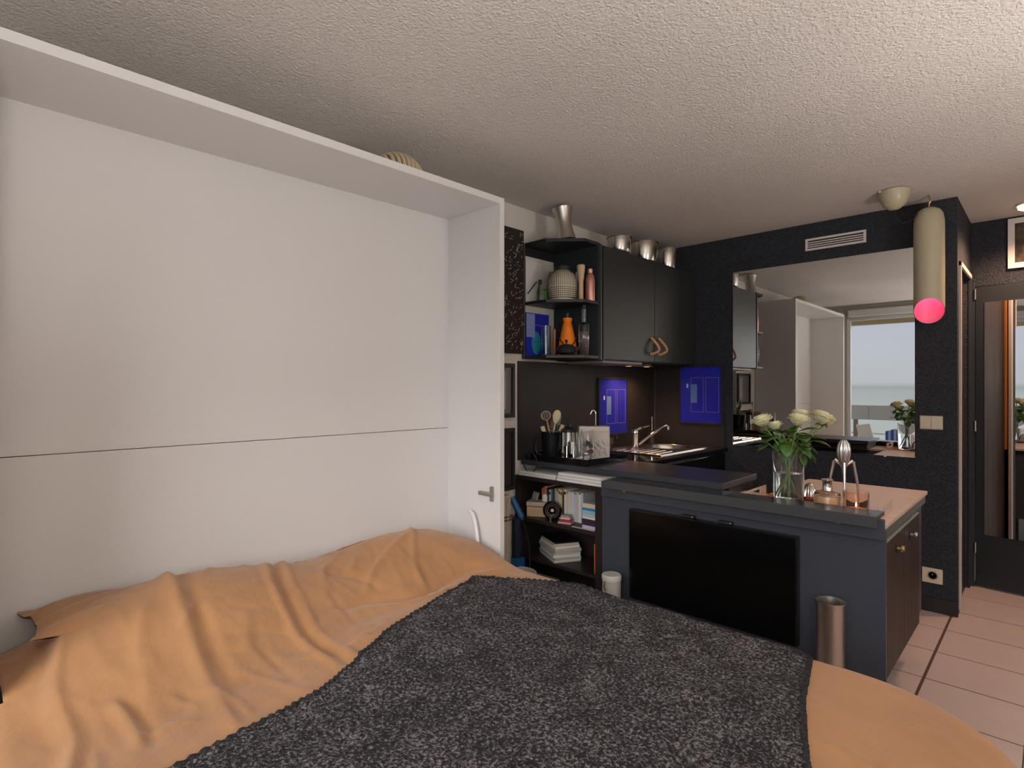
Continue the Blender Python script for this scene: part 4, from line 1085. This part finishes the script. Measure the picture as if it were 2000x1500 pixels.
def tool(name, label, top, bot, kind, m):
    t = thing(name, label, 'kitchen tool', bot, 'kitchen tools in the black crock'); top = Vector(top); bot = Vector(bot); d = (top-bot).normalized()
    T('shaft', [bot, top], [.006, .005], m, t, 8)
    Mx = Matrix.Translation(top) @ Vector((0, 0, 1)).rotation_difference(d).to_matrix().to_4x4()
    yaw = Matrix.Rotation(R(44), 4, 'Z')
    if kind == 'spoon':
        bm = bmesh.new(); lathe(bm, [(0, -.01), (.012, 0), (.024, .025), (.027, .045), (.022, .068), (.010, .080), (0, .082)], (0, 0, 0), 24)
        for v in bm.verts: v.co = Mx @ (yaw @ Vector((v.co.x, v.co.y*.30, v.co.z)))
        link('spoon_bowl', bm, m, t, smooth=True)
    elif kind == 'skimmer':
        bm = bmesh.new()
        pts = [Mx @ (yaw @ Vector((.030*math.cos(a*math.pi/10), 0, .03+.028*math.sin(a*math.pi/10)))) for a in range(20)]
        tube(bm, pts, .0022, 6, closed=True)
        for k_ in range(-2, 3): tube(bm, [Mx @ (yaw @ Vector((.011*k_, 0, .006+abs(k_)*.004))), Mx @ (yaw @ Vector((.011*k_, 0, .056-abs(k_)*.003)))], .0015, 5)
        link('wire_head', bm, mat('pale_wire', (.6, .52, .38), .4, .3), t, smooth=True)
    else:
        bm = bmesh.new(); box(bm, -.013, .013, -.003, .003, 0, .06, Mx @ yaw); link('blade', bm, m, t, bevel=.003)
    return t


C = Vector((cx_, cy_, zz+.020))
pb = mat('pale_birch', (.62, .52, .34), .5)
tool('wooden_skimmer', 'brown handled skimmer with a pale wire head at the left of the crock', C-RT*.028+Vector((0, 0, .215)), C+RT*.02, 'skimmer', wood)
tool('wooden_spoon', 'big pale wooden spoon standing highest in the crock', C+RT*.026+Vector((0, 0, .200)), C-RT*.015, 'spoon', pb)
tool('dark_spatula', 'dark brown spatula in the middle of the crock', C+RT*.008+FW*.02+Vector((0, 0, .16)), C+FW*.005, 'blade', mat('walnut', (.10, .05, .03), .5))
tool('green_spatula', 'dark green spatula at the right of the crock', C+RT*.045+FW*.02+Vector((0, 0, .18)), C+RT*.01, 'blade', mat('bottle_green', (.04, .09, .05), .4))
tool('wooden_fork', 'light wooden fork leaning right in the crock', C+RT*.052+Vector((0, 0, .13)), C+RT*.0, 'blade', wood)
tool('short_wood_spoon', 'short wooden spoon leaning left in the crock', C-RT*.042-FW*.01+Vector((0, 0, .12)), C-RT*.01, 'blade', pb)
# french press / canisters
fp = thing('french_press', 'glass and steel coffee press with black lid right of the crock', 'coffee press', (-2.17, 2.80, zz))
fx, fy = -2.185, 2.79
L('press_glass', [(0, 0), (.046, 0), (.047, .003), (.047, .168), (.0445, .168), (.0445, .006), (0, .005)], (fx, fy, zz), glass, fp, 36)
L('steel_sleeve', [(.0435, .090), (.0435, .165)], (fx, fy, zz), steel, fp, 36)
L('filter_disc', [(0, 0), (.043, 0), (.043, .006), (0, .008)], (fx, fy, zz+.082), steel, fp, 30)
L('press_lid', [(0, 0), (.049, 0), (.049, .012), (.030, .026), (.012, .032), (0, .033)], (fx, fy, zz+.169), black, fp, label='black lid')
T('lid_loop', [(fx+.012*math.cos(a*math.pi/8)*1.3, fy, zz+.20+.018*math.sin(a*math.pi/8)) for a in range(9)], .004, black, fp, 6)
for a in range(3):
    an = a*2.094+.4; T('frame_rod', [(fx+.050*math.cos(an), fy+.050*math.sin(an), zz), (fx+.050*math.cos(an), fy+.050*math.sin(an), zz+.165)], .003, chrome, fp, 6)
tag(L('steel_cup', [(0, 0), (.026, 0), (.028, .115), (.026, .115), (.024, .006), (0, .005)], (-2.115, 2.735, zz), chrome, seg=32), 'slim polished steel beaker in front of the coffee press', 'cup')
# framed metal box / printed panel
mb = thing('brushed_toaster', 'boxy brushed steel appliance with dark grass print behind the glass cylinder', 'appliance', (-2.07, 2.9, zz))
MT = ROT((-2.04, 2.86, 0), rz=44)
bm = bmesh.new(); box(bm, -2.135, -1.945, 2.86, 2.93, zz, zz+.205, MT); link('casing', bm, mat('warm_steel_panel', (.50, .44, .40), .4, .25), mb, bevel=.006)
bm = bmesh.new()
for i in range(56):
    x_ = -2.128+.176*(i/56); h = random.uniform(.012, .06); z_ = zz+.02+random.random()*.07; a = random.uniform(-60, -10)+(40 if x_ < -2.09 else 0)
    box(bm, 0, .0016, -.0006, 0, 0, h, MT @ Matrix.Translation((x_, 2.8596, z_)) @ Matrix.Rotation(R(a), 4, 'Y'))
for v in bm.verts: pass
link('grass_print', bm, mat('dark_print_ink', (.05, .05, .05), .6), mb, kind='stuff')
B('slot_line', -2.130, -1.950, 2.8594, 2.8606, zz+.170, zz+.173, mat('grey_metal_case'), mb, M=MT)
B('top_slot', -2.09, -2.0, 2.89, 2.905, zz+.2045, zz+.207, black, mb, M=MT)
T('side_knob', [(-1.972, 2.985, zz+.13), (-1.962, 2.995, zz+.13)], .018, black, mb, 16)
# tall chrome pipe (hook stand)
tag(T('chrome_hook_stand', bez([(-2.10, 2.955, zz), (-2.10, 2.955, zz+.26), (-2.10, 2.955, zz+.285), (-2.112, 2.94, zz+.298), (-2.122, 2.932, zz+.275)], 6), .005, chrome, seg=10), 'tall thin chrome hook rising behind the steel appliance', 'hook')
# glass cylinder with capsules
gc = thing('capsule_cylinder', 'tall clear glass cylinder holding coffee capsules', 'glass cylinder', (-2.0, 2.76, zz))
gx, gy = -2.005, 2.74
L('cylinder_glass', [(0, 0), (.036, 0), (.037, .003), (.037, .195), (.035, .195), (.035, .005), (0, .004)], (gx, gy, zz), glass, gc, 36)
L('cylinder_glass', [(0, 0), (.030, 0), (.031, .003), (.031, .170), (.029, .170), (.029, .005), (0, .004)], (gx-.062, gy-.005, zz), glass, gc, 32)
cc = [('green', (.01, .16, .11)), ('white', (.70, .68, .66)), ('silver', (.50, .48, .50)), ('pink', (.70, .45, .38)), ('dark', (.04, .03, .04))]
for i in range(15):
    nme, c = (cc[2] if i < 8 else cc[(i*2+1) % 5])
    a = i*2.2; rr = .018 if i < 8 or True else 0
    if i < 5: px, py, pz = gx+.034*math.cos(a)+.010, gy-.068+.02*math.sin(a), zz+.018+.012*(i % 2)
    else: px, py, pz = gx+.016*math.cos(a), gy+.016*math.sin(a), zz+.020+.0105*(i-5)
    M_ = Matrix.Translation((px, py, pz)) @ Matrix.Rotation(a, 4, 'Z') @ Matrix.Rotation(R(60+20*math.sin(i)), 4, 'X')
    t = L('coffee_capsule', [(0, -.010), (.009, -.010), (.013, .008), (.0165, .009), (.0165, .011), (0, .012)], (0, 0, 0), mat('capsule_'+nme, c, .3, .5 if nme == 'silver' else 0), seg=20, M=M_)
    tag(t, nme+' coffee capsule, '+(ORD[i]+' from the left of those lying in front of the glass cylinder' if i < 5 else ORD[i-5]+' from the bottom inside the glass cylinder'), 'coffee capsule', 'coffee capsules at the glass cylinder')
# martini style glass
gl = L('small_cone_glass', [(0, 0), (.022, 0), (.022, .003), (.004, .008), (.004, .03), (.018, .045), (.026, .085), (.024, .085), (.016, .048), (0, .035)], (-2.30, 3.42, .9155), glass, seg=32)
tag(gl, 'small clear footed glass beside the drainer', 'glass')
tag(B('steel_dish_edge', -2.34, -2.25, 3.12, 3.30, .911, .920, steel, bevel=.004), 'flat steel dish on the worktop by the drainer', 'dish')
# cable loop hanging over the slab edge
lp = [(-2.33+.058*math.cos(2*math.pi*i/36)*.95, 2.590+.0, .905+.062*math.sin(2*math.pi*i/36)) for i in range(36)]
tag(T('black_cable_loop', lp, .0035, black, seg=8, closed=True), 'loop of black cable hanging off the front edge of the bar slab', 'cable')
tag(T('cable_cord', bez([(-2.33, 2.62, .9185), (-2.30, 2.612, .9185), (-2.24, 2.615, .9185)], 6), .0035, black, seg=6), 'short black cable lying along the tray front', 'cable') if False else None

# ---------------------------------------------------------------- back wall: mirror, vent, switches
mi = thing('large_mirror', 'large frameless mirror on the dark textured back wall', 'mirror', (-1.19, YW, .93))
B('mirror_glass', -1.757, -.624, YW-.008, YW-.003, .93, 2.233, mirror, mi)
B('mirror_edge', -1.758, -.623, YW-.007, YW-.002, .9285, .9305, steel, mi); B('mirror_edge', -1.759, -1.757, YW-.008, YW-.002, .93, 2.233, steel, mi)
for x_ in (-1.0, -.78): B('mirror_clip', x_-.008, x_+.008, YW-.011, YW-.002, .922, .936, chrome, mi)
vt = thing('air_vent', 'white slotted air vent high on the dark back wall', 'vent', (-1.07, YW, 2.35))
vm = mat('vent_white', (.72, .68, .64), .5)
X0, X1, Z0, Z1 = -1.25, -.885, 2.31, 2.392
B('vent_back', X0+.01, X1-.01, YW-.004, YW-.001, Z0+.01, Z1-.01, black, vt)
for q in ((X0, X1, Z0, Z0+.014), (X0, X1, Z1-.014, Z1), (X0, X0+.014, Z0+.014, Z1-.014), (X1-.014, X1, Z0+.014, Z1-.014)):
    B('vent_frame', q[0], q[1], YW-.014, YW-.001, q[2], q[3], vm, vt, bevel=.001)
for i in range(3):
    z = Z0+.0215+.0145*i; B('slat', X0+.014, X1-.014, YW-.013, YW-.004, z, z+.0065, vm, vt)
sw = thing('light_switch', 'double cream light switch right of the big mirror', 'switch', (-.54, YW, 1.15))
B('switch_plate', -.600, -.485, YW-.006, YW-.001, 1.108, 1.192, mat('beige_plate', (.50, .44, .34), .5), sw, bevel=.002)
for x0 in (-.596, -.5405): B('rocker', x0, x0+.0525, YW-.012, YW-.006, 1.114, 1.186, cream, sw, bevel=.002)
sk2 = thing('power_socket', 'cream wall socket low on the dark wall by the corridor', 'socket', (-.535, YW, .22))
B('socket_plate', -.588, -.486, YW-.010, YW-.001, .175, .265, cream, sk2, bevel=.003)
MSo = Matrix.Translation((-.535, YW-.011, .222)) @ Matrix.Rotation(R(90), 4, 'X')
L('socket_ring', [(.026, 0), (.026, .003), (.021, .003), (.020, -.001), (0, -.001)], (0, 0, 0), mat('socket_brown', (.30, .25, .17), .5), sk2, 28, M=MSo)
L('earth_pin', [(0, 0), (.003, 0), (.003, .010), (0, .011)], (0, 0, 0), chrome, sk2, 10, M=Matrix.Translation((-.535, YW-.011, .230)) @ Matrix.Rotation(R(90), 4, 'X'))

# ---------------------------------------------------------------- pendant tube lamp
pt = thing('tube_pendant_lamp', 'long beige tube lamp with slanted mouth and glowing pink inside', 'lamp', (-.535, 4.11, 1.75))
px, py, pr = -.535, 4.115, .076
d_ = Vector((px, py, 0)).normalized()   # cut faces into the room
zl, dz = 1.815, .066
bm = bmesh.new(); seg = 48


def ring(r, zf): return [bm.verts.new((px+r*math.cos(2*math.pi*i/seg), py+r*math.sin(2*math.pi*i/seg), zf(math.cos(2*math.pi*i/seg)*d_.x+math.sin(2*math.pi*i/seg)*d_.y))) for i in range(seg)]


rs = [ring(pr, lambda c: zl-dz*c*1.0)]
for r_, z_ in ((pr, 2.30), (pr*.985, 2.345), (pr*.90, 2.385), (pr*.70, 2.41), (pr*.35, 2.424)):
    rs.append(ring(r_, lambda c, z_=z_: z_))
for a, b in zip(rs, rs[1:]):
    for i in range(seg): bm.faces.new((a[i], a[(i+1) % seg], b[(i+1) % seg], b[i]))
bm.faces.new(rs[-1])
link('lamp_shade', bm, beige, pt, smooth=True)
bm = bmesh.new()
rs = [ring(pr-.001, lambda c: zl-dz*c+.0005), ring(pr-.004, lambda c: zl-dz*c+.0005), ring(pr-.004, lambda c: 2.25), ring(.001, lambda c: 2.26)]
for a, b in zip(rs, rs[1:]):
    for i in range(seg): bm.faces.new((a[i], a[(i+1) % seg], b[(i+1) % seg], b[i]))
link('shade_lining', bm, mat('hot_pink_lining', (.78, .18, .34), .35), pt, smooth=True, label='glowing pink lining')
L('bulb', [(0, 0), (.02, .005), (.028, .03), (.018, .06), (.012, .09), (0, .09)], (px, py, 2.02), mat('pink_bulb', (1, .5, .6), .4, emit=(1, .35, .45), estr=4), pt, 20)
l = bpy.data.lights.new('bulb_glow', 'POINT'); l.energy = 0.7; l.color = (1, .58, .66); l.shadow_soft_size = .025
lo = bpy.data.objects.new('bulb_glow', l); COL.objects.link(lo); lo.location = (px, py, 1.99); lo.parent = pt; lo.matrix_parent_inverse = Matrix.Translation(-pt.location)
T('hook', bez([(px, py, 2.424), (px, py, 2.45), (px+.008, py, 2.465), (px, py, 2.4995)], 5), .005, brass, pt, 8)
cn_ = thing('ceiling_canopy', 'beige half dome lamp canopy fixed to the ceiling beside the tube lamp', 'lamp canopy', (-.665, 3.88, 2.5))
L('dome', [(0, -.112), (.028, -.106), (.056, -.082), (.074, -.045), (.081, -.004), (0, -.004)], (-.668, 3.885, 2.5), beige, cn_, 40)
for s_ in (-1, 1): T('screw', [(-.668+s_*.078*.72, 3.885+s_*.078*.69, 2.494), (-.668+s_*.090*.72, 3.885+s_*.090*.69, 2.494)], .005, paper, cn_, 8)
T('cable', bez([(-.668, 3.885, 2.386), (-.660, 3.90, 2.345), (-.64, 3.96, 2.325), (-.60, 4.05, 2.36), (-.56, 4.10, 2.44), (px, py, 2.455)], 8), .0025, black, cn_, 6)
# two unseen torchiere lamps added to brighten the ceiling, behind and right of camera
for i, (x_, y_, e_) in enumerate(((.55, -.20, 46), (1.10, 2.1, 28))):
    t = thing('added_fill_lamp', ('added white bowl fill lamp, unseen, by the window behind the camera', 'added white bowl fill lamp, unseen, at the right wall')[i], 'lamp', (x_, y_, 0), 'added unseen fill lamps')
    L('lamp_base', [(0, 0), (.13, 0), (.13, .015), (.02, .025), (0, .025)], (x_, y_, 0), frm, t)
    T('pole', [(x_, y_, .02), (x_, y_, 1.0)], .011, frm, t)
    L('lamp_shade', [(.02, 1.0), (.12, 1.03), (.20, 1.09), (.235, 1.16), (.230, 1.16), (.195, 1.095), (.115, 1.04), (0, 1.015)], (x_, y_, 0), frm, t, 40)
    l = bpy.data.lights.new('fill_glow', 'AREA'); l.shape = 'DISK'; l.size = .40; l.energy = e_; l.color = (1, .94, .89)
    lo = bpy.data.objects.new('fill_glow', l); COL.objects.link(lo); lo.location = (x_, y_, 1.13); lo.rotation_euler = (math.pi, 0, 0)
    lo.parent = t; lo.matrix_parent_inverse = Matrix.Translation(-t.location)
# corridor ceiling light, framed photo
cl = thing('corridor_ceiling_light', 'small white ceiling light in the corridor at the right edge', 'lamp', (-.115, 4.72, 2.5))
L('light_base', [(0, 0), (.075, 0), (.075, -.012), (0, -.012)], (-.10, 4.72, 2.499), vm, cl, 36)
L('diffuser', [(.070, -.012), (.066, -.030), (.045, -.040), (0, -.043)], (-.10, 4.72, 2.499), mat('warm_diffuser', (.8, .75, .7), .5, emit=(1, .82, .70), estr=1.0), cl, 36)
l = bpy.data.lights.new('corridor_glow', 'SPOT'); l.spot_size = R(150); l.spot_blend = .6; l.energy = 52; l.color = (1, .58, .36); l.shadow_soft_size = .05
lo = bpy.data.objects.new('corridor_glow', l); COL.objects.link(lo); lo.location = (-.02, 4.60, 2.44); lo.parent = cl; lo.matrix_parent_inverse = Matrix.Translation(-cl.location)
fr = thing('white_framed_photo', 'white framed dark photo high on the corridor wall at the right edge', 'picture', (0, 5.02, 2.16))
B('photo', -.19, .05, 5.016, 5.022, 2.19, 2.45, mat('dark_photo', (.05, .035, .025), .3, var=.9, vscale=30), fr)
B('photo_highlight', -.145, -.02, 5.0145, 5.016, 2.25, 2.41, mat('photo_light', (.42, .42, .28), .3, var=.8, vscale=25), fr)
for q in ((-.225, .085, 2.155, 2.19), (-.225, .085, 2.45, 2.485), (-.225, -.19, 2.19, 2.45), (.05, .085, 2.19, 2.45)):
    B('frame', q[0], q[1], 5.005, 5.028, q[2], q[3], vm, fr, bevel=.001)
